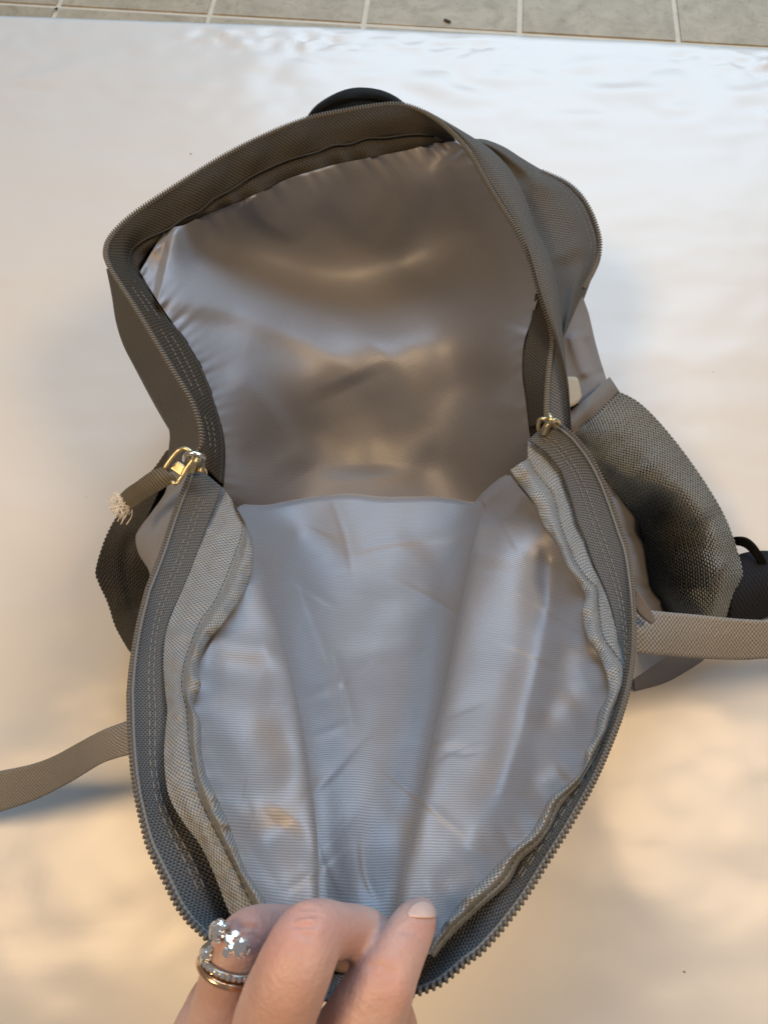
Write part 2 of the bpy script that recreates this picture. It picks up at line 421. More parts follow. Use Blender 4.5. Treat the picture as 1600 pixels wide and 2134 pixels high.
# sheet: its far edge follows the line seen at the top of the picture
edge = cr(withz([(-500, 8), (0, 34), (300, 45), (500, 52), (760, 62), (1072, 76), (1390, 92), (1600, 104), (2200, 136)], [(0, 0), (1, 0)]), 260)
We = PV(edge)
ns = 230
vv = np.linspace(0, 1, ns)**1.0
Wb = We.copy(); Wb[:, 1] = -0.42; Wb[:, 0] = np.linspace(-0.62, 0.62, len(We))
G = We[None]*(1-vv)[:, None, None]+Wb[None]*vv[:, None, None]
X, Y = G[..., 0], G[..., 1]
de = We[None, :, 1]-Y                      # distance from the far edge
Z = 0.0009*fbm2(X*9, Y*16, 1, 3)+0.0004*fbm2(X*30, Y*60, 2, 3)
cl = np.clip(fbm2(X*7+3, Y*2, 5, 2)+0.25, 0, 1)
Z += 0.0042*np.exp(-((de-0.022)/0.014)**2)*cl*fbm2(X*55, Y*150, 3, 3)
Z += 0.0030*np.exp(-((de-0.07)/0.05)**2)*np.abs(fbm2(X*16, Y*30, 9, 2))
Z += 0.0022
Z = np.where(de < 0.004, Z*0.6, Z)
G[..., 2] = Z - 0.0022*np.clip(1-de/0.003, 0, 1)*0.3
sheet = grid_obj('white_sheet', G[::-1], M['sheet'], None, thick=0.5, offset=-1)
tag(sheet, 'glossy white paper sheet spread over the tiled floor under the backpack', 'sheet')
# specks of grit
v, f = capsule_tmpl(5)
spots = [(1485, 775), (398, 320), (1555, 185), (1320, 255), (1487, 950), (1425, 2025), (180, 1035)]
pos = np.array([PV(np.array([a, b, 2.3])) for a, b in spots]); sz_ = rng.uniform(.0004, .0009, len(pos))
Mx = frames(pos, rng.normal(size=(len(pos), 3))*[1, 1, .1], np.tile([0, 0, 1.], (len(pos), 1)), sz_*1.5, sz_, sz_*.6)
tag(instances_mesh('grit', v, f, Mx, plain('brown_grit', (0.34, 0.26, 0.18), 0.8, nscale=500, namp=.3)), kind='stuff')
v2 = [(932, 43), (118, 18)]
pos = np.array([PV(np.array([a, b, -1.5])) for a, b in v2])
Mx = frames(pos, np.array([[.8, -.6, 0], [.5, .5, 0]]), np.tile([0, 0, 1.], (2, 1)), np.array([.007, .003]), np.array([.0035, .003]), np.full(2, .0012))
tag(instances_mesh('floor_grit', v, f, Mx, plain('dark_grit', (0.06, 0.045, 0.035), 0.8, nscale=500, namp=.3)), kind='stuff')

# ================================================================== backpack
pack = empty('backpack', PV(np.array([760, 1000, 3.0])), 'small grey backpack lying open on the white sheet, front flap unzipped and folded down', 'backpack')
def part(o, par=None): return adopt(o, pack) if par is None else adopt2(o, par)
def adopt2(o, par):
    o.parent = par; o.matrix_parent_inverse = Matrix.Translation(pack.location).inverted() if False else par.matrix_world.inverted()
    return o
bpy.context.view_layer.update()

RIM = [(405,950,150),(420,925,150),(416,885,150),(398,835,150),(368,785,149),(330,722,148),(290,655,147),(255,600,146),(230,560,145),(219,528,144),(226,500,143),(248,472,142),(285,440,141),(360,390,140),(470,322,138),(560,277,137),(640,246,136),(720,229,135),(790,218,135),(835,216,135),(872,227,135),(912,250,136),(950,283,137),(985,327,138),(1010,370,139),(1040,420,140),(1070,467,141),(1095,515,140),(1112,560,139),(1127,615,137),(1145,670,136),(1152,711,137),(1145,762,140),(1141,815,143),(1140,857,146),(1142,880,148)]
TAPE_IN = withz([(458,1005),(462,950),(459,900),(441,830),(404,745),(354,672),(304,602),(272,556),(272,528),(292,508),(330,487),(367,466),(400,448),(442,420),(480,395),(517,372),(560,352),(600,336),(650,318),(700,304),(740,296),(780,288),(830,282),(868,281),(905,284),(946,288)],
                [(0,138),(.3,136),(.5,131),(1,124)])
BIND_IN = withz([(466,1010),(469,950),(465,905),(447,835),(411,745),(363,675),(318,610),(290,562),(302,535),(344,486),(385,470),(420,452),(470,431),(517,413),(560,394),(600,374),(650,358),(700,344),(750,334),(800,324),(850,314),(905,300),(950,296)],
                [(0,134),(.3,131),(.5,126),(1,118)])
# ---- inside lining of the back half
def pts_of(c, n): return [tuple(p) for p in cr(c, n)]
LB = [(292,566,128),(318,610,131),(363,677,133),(411,747,134),(447,837,134),(465,905,133),(468,960,128),(466,1010,110),(462,1110,60)]
TB = [tuple(p) for p in BIND_IN[8:]]; TB = [(292,566,128)]+[(a,b-1.5,z) for a,b,z in TB[1:]]
RB = [(950,294.5,122),(982,328,131),(1008,371,134),(1038,421,136),(1068,468,137),(1093,516,137),(1110,562,136),(1121,612,133),(1108,662,132),(1091,716,131),(1088,778,130),(1095,830,129),(1101,890,125),(1110,960,90),(1110,1060,50)]
BB = [(462,1110,60),(560,1140,18),(760,1150,10),(980,1130,14),(1110,1060,50)]
g = coons(LB, TB, RB, BB, 240, 240)
X, Y = g[..., 0], g[..., 1]
ctrl = pts_of(LB, 16)+pts_of(TB, 18)+pts_of(RB, 20)+pts_of(BB, 12)
ctrl += [(520,470,98),(660,430,98),(880,380,100),(500,570,82),(650,610,50),(760,595,42),(850,560,46),(920,520,60),(1010,470,88),
         (440,690,112),(520,720,98),(600,770,76),(660,790,64),(760,780,50),(850,720,66),(950,690,76),(1060,640,112),
         (560,860,76),(660,900,34),(780,910,22),(900,880,34),(1000,820,62),(1050,800,88),
         (500,950,76),(600,1000,34),(780,1010,14),(960,1000,22),(1050,960,70)]
z = tps(ctrl, X, Y, 14.0)
z = 26+(z-10)*.87
B_ = [(318,606),(400,625),(500,642),(590,676),(670,716),(740,768),(800,850)]
z += ridge(X, Y, B_, 9, 30, 85, (.03, .45))
z += ridge(X, Y, [(346,484),(400,540),(500,585),(620,630),(740,690),(830,790),(880,900)], 6, 70, 26, (.02, .3))
z -= ridge(X, Y, [(360,505),(480,545),(620,590),(760,590),(900,545),(1000,470)], 9, 34, 60, (.1, .2))
z += ridge(X, Y, [(676,345),(700,410),(770,480),(860,520)], 4.5, 26, 50, (.02, .5))
z += ridge(X, Y, [(520,412),(560,460),(640,500)], 3.5, 14, 26, (.02, .5))
z += ridge(X, Y, [(770,600),(820,720),(850,850),(920,980)], 4, 80, 45, (.3, .2))
z -= ridge(X, Y, [(720,780),(760,880),(770,1000)], 3.5, 55, 45)
z += ridge(X, Y, [(470,760),(560,860),(640,990)], 5, 60, 22, (.2, .2))
z += ridge(X, Y, [(940,320),(1000,430),(1060,560),(1080,680)], 5, 22, 40, (.05, .3))
z += ridge(X, Y, [(1096,680),(1070,760),(1060,880)], 4, 30, 14, (.1, .2))
z += 1.2*fbm2(X/170, Y/130, 11, 2)
# puckers gathered along the sewn edges
nu = nv = 240
u, v_ = np.meshgrid(np.linspace(0, 1, nu), np.linspace(0, 1, nv))
puck = lambda s, k: np.sin(s*k+2.2*np.sin(s*k*.37))+.5*np.sin(s*k*2.3+1)
z += 1.0*puck(v_, 80)*np.exp(-u/0.03)+0.9*puck(u, 70)*np.exp(-v_/0.03)+0.9*puck(v_, 70)*np.exp(-(1-u)/0.03)
g[..., 2] = np.maximum(z, 9)
part(grid_obj('back_lining', PV(g), M['lining'], None))

# ---- rim zipper tape, seam binding, coil
def wav(a, k, ph=0): return lambda u, v, g: a*np.sin(u*k+ph+1.5*np.sin(u*k*.31))*np.sin(np.pi*v)
RIM_L = RIM[:22]+[(950,283,137)]
mid = [((a+c)/2, (b+d)/2, (z1+z2)/2+1.2) for (a,b,z1),(c,d,z2) in zip(cr(RIM_L, 40), cr(TAPE_IN, 40))]
t1 = part(loft('zipper_tape', [RIM_L, mid, TAPE_IN], 260, 14, M['tape_brown'], None, 0.5, wav(.8, 60)))
ti = cr(TAPE_IN, 60); ti[:, 2] -= 1.0
bi = cr(BIND_IN, 60); bi[:, 2] += 0.6
bm_ = (ti+bi)/2; bm_[:, 2] += 1.0
part(loft('seam_binding', [ti, bm_, bi], 320, 8, M['tape_brown'], None, 0.5,
          lambda u, v, g: 1.5*np.sin(u*95+2*np.sin(u*31))*(v**1.5)))
# wavy dark stitched seam between tape and binding
wl = cr(TAPE_IN, 300); s_ = np.linspace(0, 1, 300)
wl[:, 1] += 2.2*np.sin(s_*70+2*np.sin(s_*23)); wl[:, 2] += 0.5
adopt2(tube('seam_cord', PV(wl), 0.00055, M['thread_dark'], None, 6), t1)
RS = []; rl_, rt_ = cr(RIM_L, 260), cr(TAPE_IN, 260)
for fr in (.45, .7):
    q = rl_*(1-fr)+rt_*fr; q[:,2] += 1.2*4*fr*(1-fr)
    RS.append(q[4:92])
# right-hand tape below the outer fold
TR_IN = withz([(1108,658),(1091,716),(1088,778),(1095,830),(1102,890)], [(0,132),(1,132)])
TR_OUT = [(1145,670,136),(1152,711,137),(1145,762,140),(1141,815,143),(1140,857,146),(1142,880,148)]
TR_OUT = [(1124,612,137)]+TR_OUT
TR_IN2 = np.vstack([[1116,612,134], TR_IN])
t2 = part(loft('zipper_tape', [TR_IN2, TR_OUT], 80, 10, M['tape_brown'], None, 0.5))
# thin dark facing on the right of the coil, inside the shell
CF_OUT = withz([(1130,612),(1160,680),(1174,740),(1184,803),(1187,850),(1190,905)], [(0,139),(1,142)])
part(loft('zip_facing', [[(a,b,z-1.5) for a,b,z in TR_OUT]+[(1160,905,147)], CF_OUT], 80, 8, M['canvas'], None, 0.5))

cap_v, cap_f = capsule_tmpl(6)
def coil_frames(curve, pitch_mm, n=500, length=3.0, w=1.05, h=1.5, inward=None):
    """bars crossing the zip edge; inward curve gives the side the tape lies on"""
    Wc = resample_world(PV(cr(curve, n)), pitch_mm*0.001)
    tg = np.gradient(Wc, axis=0)
    Wi = PV(cr(inward, n)); Wi = np.stack([np.interp(np.linspace(0, 1, len(Wc)), np.linspace(0, 1, n), Wi[:, k]) for k in range(3)], -1)
    xi = Wi-Wc; tn = tg/np.linalg.norm(tg, axis=1, keepdims=True)
    xi -= (xi*tn).sum(1)[:, None]*tn; xi /= np.linalg.norm(xi, axis=1, keepdims=True)
    zi = np.cross(xi, tn); zi *= np.sign(zi@np.array([0, -.35, 1]))[:, None]
    pos = Wc+xi*0.0003
    return frames(pos, xi, zi, np.full(len(pos), length*.001), np.full(len(pos), w*.001), np.full(len(pos), h*.001)), Wc, xi, zi
RIMc = [tuple(p) for p in cr(RIM, 80)]
inn = np.vstack([TAPE_IN, [(930,300,122),(985,360,125),(1040,470,128),(1085,560,128),(1100,640,130)], TR_IN[1:]])
# inward target: centre of the mouth is enough
ctr = [(a+(690-a)*.12, b+(640-b)*.12, z-6) for a, b, z in RIMc]
Mx, Wc, xi, zi = coil_frames(RIMc, 1.5, 600, 2.6, 1.0, 1.5, ctr)
c_ = instances_mesh('zipper_coil', cap_v, cap_f, Mx, M['coil_dark']); tag(c_, kind='stuff'); adopt2(c_, t1)

# ---- outer shell of the back half
SIL_L = withz([(222,560),(233,615),(243,675),(262,730),(295,785),(325,838),(345,872),(354,905),(350,955),(352,985)], [(0,138),(.5,118),(1,112)])
RL = [(a-1,b+1,z-.8) for a,b,z in RIM[8:0:-1]]+[(405,960,148)]
mid = [((a*.5+c*.5)+2, (b*.5+d*.5), z1*.5+z2*.5+1) for (a,b,z1),(c,d,z2) in zip(cr(RL,40), cr(SIL_L,40))]
def under(curve, f=.9, zlow=4, n=120, centre=(-0.02, 0.19)):
    """(px) curve -> three world rows bulging then meeting the sheet"""
    w = PV(cr(curve, n)); rows = [w]
    for k, (s, zz) in enumerate(((1.0, .55), (.97, .2), (f, 0))):
        q = w.copy(); q[:, 0] = centre[0]+(w[:, 0]-centre[0])*s; q[:, 1] = centre[1]+(w[:, 1]-centre[1])*s
        q[:, 2] = zlow*.001+(w[:, 2]-zlow*.001)*zz; rows.append(q)
    return rows
W1 = PV(cross([cr(RL,120), cr(mid,120), cr(SIL_L,120)], 14))
u2 = under(SIL_L)
W1 = np.concatenate([W1, cross(u2, 12)[1:]])
part(grid_obj('side_panel', W1, M['canvas'], None))
RT = RIM[8:22]
rt = [(a, b-1.0, z-.9) for a, b, z in RT]
part(grid_obj('top_panel', cross(under(rt, .97, 4, 160), 16), M['canvas'], None))
# right outer fold (strip beside the coil)
SL = [(878,228,133),(918,252,134),(956,285,135),(991,328,136),(1016,370,137),(1046,419,138),(1075,466,139.5),(1103,527,141.5),(1125,604,142),(1144,664,143),(1160,716,143),(1173,762,144),(1181,803,144.5),(1186,850,145),(1190,900,146)]
SR = withz([(890,231),(912,243),(945,262),(988,288),(1020,309),(1058,347),(1084,389),(1103,437),(1120,484),(1141,526),(1154,564),(1163,612),(1169,666),(1176,730),(1182,787),(1187,850),(1191,900)], [(0,130),(.5,134),(1,143)])
sl, sr = cr(SL,160), cr(SR,160); m1 = sl*.6+sr*.4; m1[:,2] += 3; m2 = sl*.22+sr*.78; m2[:,2] += 3
part(grid_obj('side_fold', PV(cross([sl,m1,m2,sr],18)), M['canvas'], None))
SRu = sr.copy(); SRu[:,2] -= 10; SRu[:,0] -= 10
# rear compartment with its own zip
RC_IN = withz([(965,300),(1000,318),(1040,352),(1070,398),(1092,445),(1110,495),(1130,540),(1146,585),(1155,640),(1162,690),(1166,720)], [(0,118),(.5,112),(1,112)])
RC_OUT = withz([(985,289),(1012,291),(1050,306),(1088,330),(1129,354),(1176,375),(1207,400),(1230,435),(1244,470),(1251,502),(1248,536),(1236,566),(1217,600),(1192,660),(1172,705)], [(0,116),(.3,108),(.7,92),(1,108)])
ri, ro = cr(RC_IN,140), cr(RC_OUT,140); a1 = ri*.68+ro*.32; a1[:,2] += 1; a2 = ri*.3+ro*.7; a2[:,2] += 6
g = cross([ri,a1,a2,ro], 30)
g[...,2] += ridge(g[...,0], g[...,1], [(1090,360),(1140,450),(1170,560)], 2.5, 16, 22)+1.0*fbm2(g[...,0]/60, g[...,1]/60, 4, 2)
pk = part(grid_obj('rear_pocket', PV(g), M['canvas'], None))
part(grid_obj('rear_panel', cross(under([(a,b,z-.7) for a,b,z in RC_OUT], .95, 4, 140, (0.05,0.2)), 14), M['canvas'], None))
RZ = [(a-1,b+1,z+2.6) for a,b,z in RC_OUT[4:13]]
Mx, *_ = coil_frames(RZ, 1.5, 300, 3.0, 1.0, 1.6, [(a+(1100-a)*.2, b+(520-b)*.2, z+2) for a,b,z in RZ])
c_ = instances_mesh('zipper_coil', cap_v, cap_f, Mx, M['coil_dark']); tag(c_, kind='stuff'); adopt2(c_, pk)
def stitches(curve, spacing, length, mat_, par, r=0.00018, lift=0.3, n=400):
    c = cr(curve, n).copy(); c[:,2] += lift
    w = resample_world(PV(c), spacing*.001); tg = np.gradient(w, axis=0)
    Mx = frames(w, tg, np.tile([0,-.2,1.], (len(w),1)), np.full(len(w), length*.001), np.full(len(w), 2*r), np.full(len(w), 2*r))
    o = instances_mesh('stitching', cap_v, cap_f, Mx, mat_); tag(o, kind='stuff'); return adopt2(o, par)
for off in (.10, .17):
    q = ri*off+ro*(1-off); q = q[30:112]; q[:,2] += 3.5*4*off*(1-off)+2.2
    stitches(q, 2.6, 1.7, M['thread'], pk, .00014)
for q in RS: stitches(q, 2.6, 1.7, M['thread'], t1, .00014, .6)
# light nylon side below the rear pocket, pocket band, mesh pocket
NA = withz([(1160,690),(1168,740),(1176,790),(1196,820),(1206,850)], [(0,104),(1,96)])
NB = withz([(1206,600),(1225,650),(1238,705),(1250,750),(1266,800)], [(0,84),(1,74)])
na, nb = cr(NA,60), cr(NB,60); nm = na*.5+nb*.5; nm[:,2] += 7
g = cross([na,nm,nb], 30); g[...,2] += ridge(g[...,0],g[...,1],[(1190,690),(1205,740),(1225,790)],4,10,12)-ridge(g[...,0],g[...,1],[(1215,700),(1235,760),(1250,790)],3,8,8)
part(grid_obj('side_panel', PV(g), M['nylon'], None))
part(grid_obj('side_panel', cross(under([tuple(x) for x in nb], .93, 4, 60, (0.05,0.2)), 10), M['nylon'], None))
part(loft('webbing_end', [withz([(1180,786),(1200,788),(1206,806)],[(0,112),(1,110)]), withz([(1183,850),(1200,842),(1211,828)],[(0,112),(1,110)])], 12, 8, M['patch'], None, 1.0))
b0 = withz([(1184,862),(1205,843),(1228,824),(1250,803),(1268,787)], [(0,108),(.5,107),(1,88)])
b1 = withz([(1192,908),(1212,890),(1238,866),(1264,840),(1287,815)], [(0,106),(.5,105),(1,84)])
bm1 = (cr(b0,50)+cr(b1,50))/2; bm1[:,2] += 2.5
band = part(loft('pocket_band', [b0,bm1,b1], 50, 12, M['band'], None, 1.2))
stitches([(a*.25+c*.75, b*.25+d*.75, z*.25+e*.75+2.3) for (a,b,z),(c,d,e) in zip(cr(b0,30),cr(b1,30))], 1.5, 1.0, M['thread'], band, .00012)
MI = [(1190,905,103),(1230,948,97),(1262,998,86),(1287,1042,66),(1318,1080,38),(1338,1112,22),(1348,1180,14),(1362,1230,12),(1390,1270,10),(1415,1300,8),(1425,1345,6)]
MM1 = [(1212,888,106),(1258,915,104),(1300,965,98),(1345,1020,80),(1370,1058,48),(1390,1100,26),(1402,1170,26),(1408,1230,34),(1425,1270,32),(1440,1300,26),(1446,1345,16)]
MM2 = [(1248,858,104),(1298,880,100),(1352,935,94),(1402,1000,86),(1445,1060,78),(1472,1120,70),(1488,1180,62),(1488,1235,52),(1482,1280,42),(1476,1310,32),(1470,1350,18)]
MO = [(1287,816,82),(1328,838,74),(1372,880,66),(1421,940,58),(1470,1010,50),(1510,1080,44),(1532,1140,38),(1545,1195,32),(1535,1235,26),(1522,1275,20),(1505,1350,8)]
gm = cross([cr(MI,160),cr(MM1,160),cr(MM2,160),cr(MO,160)], 90)
X, Y = gm[...,0], gm[...,1]
gm[...,2] += ridge(X,Y,[(1330,960),(1420,1025),(1470,1090)],5,26,26)+ridge(X,Y,[(1400,1140),(1450,1160),(1500,1200)],6,20,16)-ridge(X,Y,[(1370,1060),(1430,1100),(1480,1120)],4,16,20)-ridge(X,Y,[(1390,1200),(1440,1210),(1490,1240)],4,14,14)+1.5*fbm2(X/60,Y/50,21,2)
Wm = PV(gm)
mp = part(grid_obj('mesh_pocket', Wm, M['meshback'], None))
part(grid_obj('pocket_base', cross(under([tuple(x) for x in cr(MO,100)], .9, 3, 100, (0.05,0.15)), 10), M['meshback'], None))
def knit(Wg, par, pu, pv, mat_, name='mesh_knit', fill=.86):
    """rows of short yarn loops laid brickwise over a surface grid"""
    nv, nu, _ = Wg.shape
    Lu = np.linalg.norm(np.diff(Wg,axis=1),axis=2).sum(1).mean(); Lv = np.linalg.norm(np.diff(Wg,axis=0),axis=2).sum(0).mean()
    nU, nV = int(Lu/(pu*.001)), int(Lv/(pv*.001))
    dU = np.gradient(Wg,axis=1); dV = np.gradient(Wg,axis=0); Nn = np.cross(dU,dV); Nn /= np.linalg.norm(Nn,axis=2,keepdims=True)+1e-12
    Nn *= np.sign((Nn*(np.array([0,0,CAM_H*.001])-Wg)).sum(2))[...,None]
    pos, xa, za, ln = [], [], [], []
    for j in range(nV):
        for i in range(nU):
            uu = (i+.5*(j % 2)+.25+random.uniform(-.04,.04))/nU; ww = (j+.5+random.uniform(-.04,.04))/nV
            if uu > .995: continue
            a, b = uu*(nu-1), ww*(nv-1); ia, ib = int(a), int(b)
            pos.append(Wg[ib,ia]+dU[ib,ia]*(a-ia)+dV[ib,ia]*(b-ib)+Nn[ib,ia]*.0003)
            d = dU[ib,ia]/np.linalg.norm(dU[ib,ia])+.22*dV[ib,ia]/np.linalg.norm(dV[ib,ia])*(1 if j % 2 else -1)
            xa.append(d); za.append(Nn[ib,ia]); ln.append(np.linalg.norm(dU[ib,ia])*(nu-1)/nU)
    pos, xa, za, ln = map(np.array, (pos,xa,za,ln))
    lv = pv*.001
    Mx = frames(pos, xa, za, ln*fill*1.05, np.full(len(pos), lv*.44), np.full(len(pos), .0011))
    o = instances_mesh(name, *capsule_tmpl(5, ((-.5,.4),(-.25,1),(.25,1),(.5,.4))), Mx, mat_); tag(o, kind='stuff')
    return adopt2(o, par)
knit(Wm, mp, 2.6, 1.7, M['yarn'], fill=.8)
# folded side gusset between the flap and the mesh pocket
GA = [(1230,985,128),(1262,1030,130),(1285,1075,132),(1300,1140,134),(1312,1210,136),(1316,1290,136),(1318,1360,136),(1312,1420,136)]
GB = [(1225,945,88),(1268,1002,74),(1300,1048,52),(1335,1090,24),(1352,1180,8),(1366,1232,8),(1392,1274,7),(1400,1360,5)]
ga, gb = cr(GA,120), cr(GB,120); gm1 = ga*.6+gb*.4; gm1[:,2] -= 10
g = cross([ga,gm1,gb], 40); X, Y = g[...,0], g[...,1]
g[...,2] += ridge(X,Y,[(1270,1040),(1310,1070),(1345,1085)],10,10,14,(.1,.1))-ridge(X,Y,[(1290,1110),(1340,1110)],12,10,12,(0,0))+ridge(X,Y,[(1310,1150),(1335,1200),(1350,1240)],8,12,10)-ridge(X,Y,[(1320,1215),(1350,1222),(1372,1232)],10,8,8,(0,0))+ridge(X,Y,[(1325,1245),(1350,1240),(1375,1265)],10,14,14)
part(grid_obj('side_gusset', PV(g), M['nylon'], None))
part(loft('bottom_panel', [withz([(1310,1350),(1400,1350),(1480,1352)],[(0,30),(1,14)]), withz([(1318,1405),(1400,1385),(1465,1374)],[(0,18),(1,10)]), withz([(1322,1440),(1385,1422),(1440,1392)],[(0,3),(1,3)])], 60, 20, M['nylon'], None, 0.6))

# left: pale gusset and dark mesh pocket under the pull tab
LG_A = withz([(420,960),(400,1000),(380,1050),(350,1120),(325,1200),(305,1260)], [(0,146),(1,150)])
LG_B = withz([(352,985),(345,1025),(318,1065),(292,1100),(283,1122),(290,1155),(312,1195),(310,1250)], [(0,112),(.5,104),(1,108)])
la, lb = cr(LG_A,90), cr(LG_B,90); lm = la*.45+lb*.55; lm[:,2] += 4
g = cross([la,lm,lb], 30); g[...,2] += ridge(g[...,0],g[...,1],[(330,1050),(355,1045),(385,1020)],4,7,9,(.05,.3))
part(grid_obj('side_gusset', PV(g), M['nylon'], None))
LM_A = withz([(362,950),(350,985),(330,1030),(305,1085),(290,1120),(298,1155),(318,1195),(312,1245),(296,1300),(285,1370)], [(0,104),(.5,92),(1,70)])
LM_B = withz([(350,940),(325,975),(290,1015),(250,1070),(222,1120),(201,1185),(206,1212),(226,1255),(243,1305),(270,1352)], [(0,90),(.5,62),(1,40)])
ma, mb = cr(LM_A,110), cr(LM_B,110); mm_ = ma*.5+mb*.5; mm_[:,2] += 6
g = cross([ma,mm_,mb], 40); g[...,2] += ridge(g[...,0],g[...,1],[(260,1080),(235,1160),(262,1280)],3,10,12)-ridge(g[...,0],g[...,1],[(280,1100),(265,1180),(290,1290)],4,9,9)
Wl = PV(g); ml = part(grid_obj('mesh_pocket', Wl, M['meshback'], None)); ml['label'] = 'dark mesh side pocket below the frayed pull tab'
knit(Wl, ml, 2.0, 1.3, M['yarn_dark'])
part(grid_obj('pocket_base', cross(under([tuple(x) for x in mb], .92, 3, 110, (0,0.15)), 10), M['meshback'], None))

# ---- flap: zip coil round it, tape, canvas facing with rolled binding, lining, outer cloth
FC = [(403,966,150),(388,1005,151),(364,1067,152),(337,1148,154),(306,1229,156),(287,1307,158),(275,1381,159),(269,1443,160),(271,1520,162),(277,1598,164),(285,1656,166),(297,1714,168),(309,1759,170),(326,1798,172),(348,1842,174),(370,1886,176),(396,1921,178),(427,1950,180),(470,1992,182),(530,2036,183),(600,2068,184),(690,2086,185),(780,2090,186),(880,2065,187),(919,2047,187),(970,2005,186),(1000,1983,185),(1041,1939,183),(1087,1878,181),(1134,1803,178),(1181,1728,175),(1228,1644,172),(1261,1573,169),(1289,1503,167),(1308,1437,165),(1319,1362,163),(1322,1287,161),(1317,1217,159),(1308,1147,157),(1294,1105,156),(1279,1058,155),(1255,998,154),(1227,947,152),(1195,907,150),(1167,887,149),(1139,881,148)]
FT2 = [(463,1016),(430,1101),(395,1195),(360,1276),(347,1326),(345,1384),(349,1443),(353,1481),(350,1539),(349,1590),(360,1656),(388,1710),(428,1765),(456,1830),(486,1905),(520,1950),(570,1990),(640,2020),(700,2032),(780,2035),(850,2010),(895,1975),(940,1930),(1000,1870),(1060,1815),(1100,1760),(1140,1700),(1185,1640),(1220,1590),(1250,1520),(1275,1450),(1292,1400),(1288,1337),(1276,1277),(1260,1229),(1237,1178),(1220,1130),(1201,1086),(1188,1038),(1168,982),(1136,943),(1100,918)]
FT = withz(FT2, [(0,146),(.12,152),(.3,161),(.5,178),(.62,172),(.8,158),(.92,151),(1,144)])
# match the two curves at key fractions so the tape keeps its width
def split_match(c1, c2, k1, k2, n):
    o1, o2 = [], []
    for (a,b),(d,e),m in zip(zip(k1[:-1],k1[1:]), zip(k2[:-1],k2[1:]), n):
        p, q = cr(c1[a:b+1], m+1), cr(c2[d:e+1], m+1)
        o1.append(p[:-1]); o2.append(q[:-1])
    o1.append(np.array([c1[k1[-1]]],float)); o2.append(np.array([c2[k2[-1]]],float))
    return np.vstack(o1), np.vstack(o2)
FTl = [tuple(x) for x in FT]
k1 = [0,4,7,10,13,16,20,23,27,30,33,36,40,43,45]; k2 = [0,3,6,10,12,14,17,20,23,26,29,32,37,39,41]
fc, ft = split_match(FC, FTl, k1, k2, [50]*14)
fm = fc*.45+ft*.55; fm[:,2] -= 1.2
ftz = part(grid_obj('zipper_tape', PV(cross([fc,fm,ft],14)), M['tape'], None, 0.6))
for fr in (.52,.66):
    q = fc*(1-fr)+ft*fr; q[:,2] -= 1.0*4*fr*(1-fr)
    for a,b in ((8,230),(420,690)):
        stitches(q[a:b], 3.4, 2.3, M['thread'], ftz, .00016, .45)
# flap zip teeth: each its own small mesh
def tooth_mesh():
    rows = ((-.5,.55),(-.42,.95),(-.2,1.05),(-.05,.75),(.35,.7),(.5,.4))
    v, f = capsule_tmpl(6, rows)
    me = bpy.data.meshes.new('tooth'); me.from_pydata([(x*.0025+.0003, y*.00098, z*.0015) for x,y,z in v], [], f)
    me.polygons.foreach_set('use_smooth', [True]*len(me.polygons)); me.materials.append(M['coil']); return me
Mx, Wc, xi, zi = coil_frames([tuple(x) for x in fc], 1.36, 900, 1, 1, 1, [tuple(x) for x in ft])
Mx[:,:3,:3] /= .001
tme = tooth_mesh()
for m_ in Mx:
    o = bpy.data.objects.new('tooth', tme); COL.objects.link(o)
    o.parent = ftz; o.matrix_parent_inverse = ftz.matrix_world.inverted(); o.matrix_world = Matrix(m_.tolist())
# woven cord running just inside the teeth
q = fc*.9+ft*.1; q[:,2] += .35
adopt2(tube('coil_cord', PV(q), .00045, M['tape'], None, 6), ftz)
# canvas facings
FL_O = [(463,1014),(430,1101),(395,1195),(360,1276),(345,1326),(341,1384),(345,1443),(349,1481),(344,1539),(343,1590),(352,1656),(380,1710),(420,1765),(450,1830),(480,1905),(520,1960)]
FL_S = [(484,1042),(509,1096),(484,1179),(453,1249),(419,1299),(389,1377),(382,1431),(392,1480),(396,1540),(402,1590),(414,1650),(438,1705),(466,1760),(494,1815),(518,1865),(556,1930)]
FL_E = [(500,1070),(528,1136),(514,1222),(467,1295),(426,1346),(413,1388),(418,1431),(403,1468),(418,1505),(419,1559),(431,1617),(451,1660),(475,1714),(510,1807),(538,1853),(586,1930)]
zz = lambda d: [(0,143+d),(.15,150+d),(.5,161+d),(.8,171+d),(1,179+d)]
o_, s_, e_ = cr(withz(FL_O, zz(-1)),260), cr(withz(FL_S, zz(1.5)),260), cr(withz(FL_E, zz(1)),260)
o_[:,2] += 0; hm = o_*.5+s_*.5; hm[:,2] += .8
s2 = s_*.55+e_*.45; s2[:,2] += 2.6
e2 = e_.copy(); e2[:,2] -= 3.0; e2[:,0] -= 2
pucker = lambda a, k, ph: (lambda u, v, g: a*np.sin(u*k+ph+2.2*np.sin(u*k*.27))*np.clip(v*1.6-.5,0,1)+.8*fbm2(g[...,0]/22,g[...,1]/22,31,2)+.5*np.sin(u*k*3.1+ph+3*np.sin(u*k*.7))*np.clip(v*2.5-1.2,0,1))
g = cross([o_,hm,s_,s2,e_,e2], 34); u,v_ = np.meshgrid(np.linspace(0,1,260),np.linspace(0,1,34)); g[...,2] += pucker(1.9,62,0)(u,v_,g)
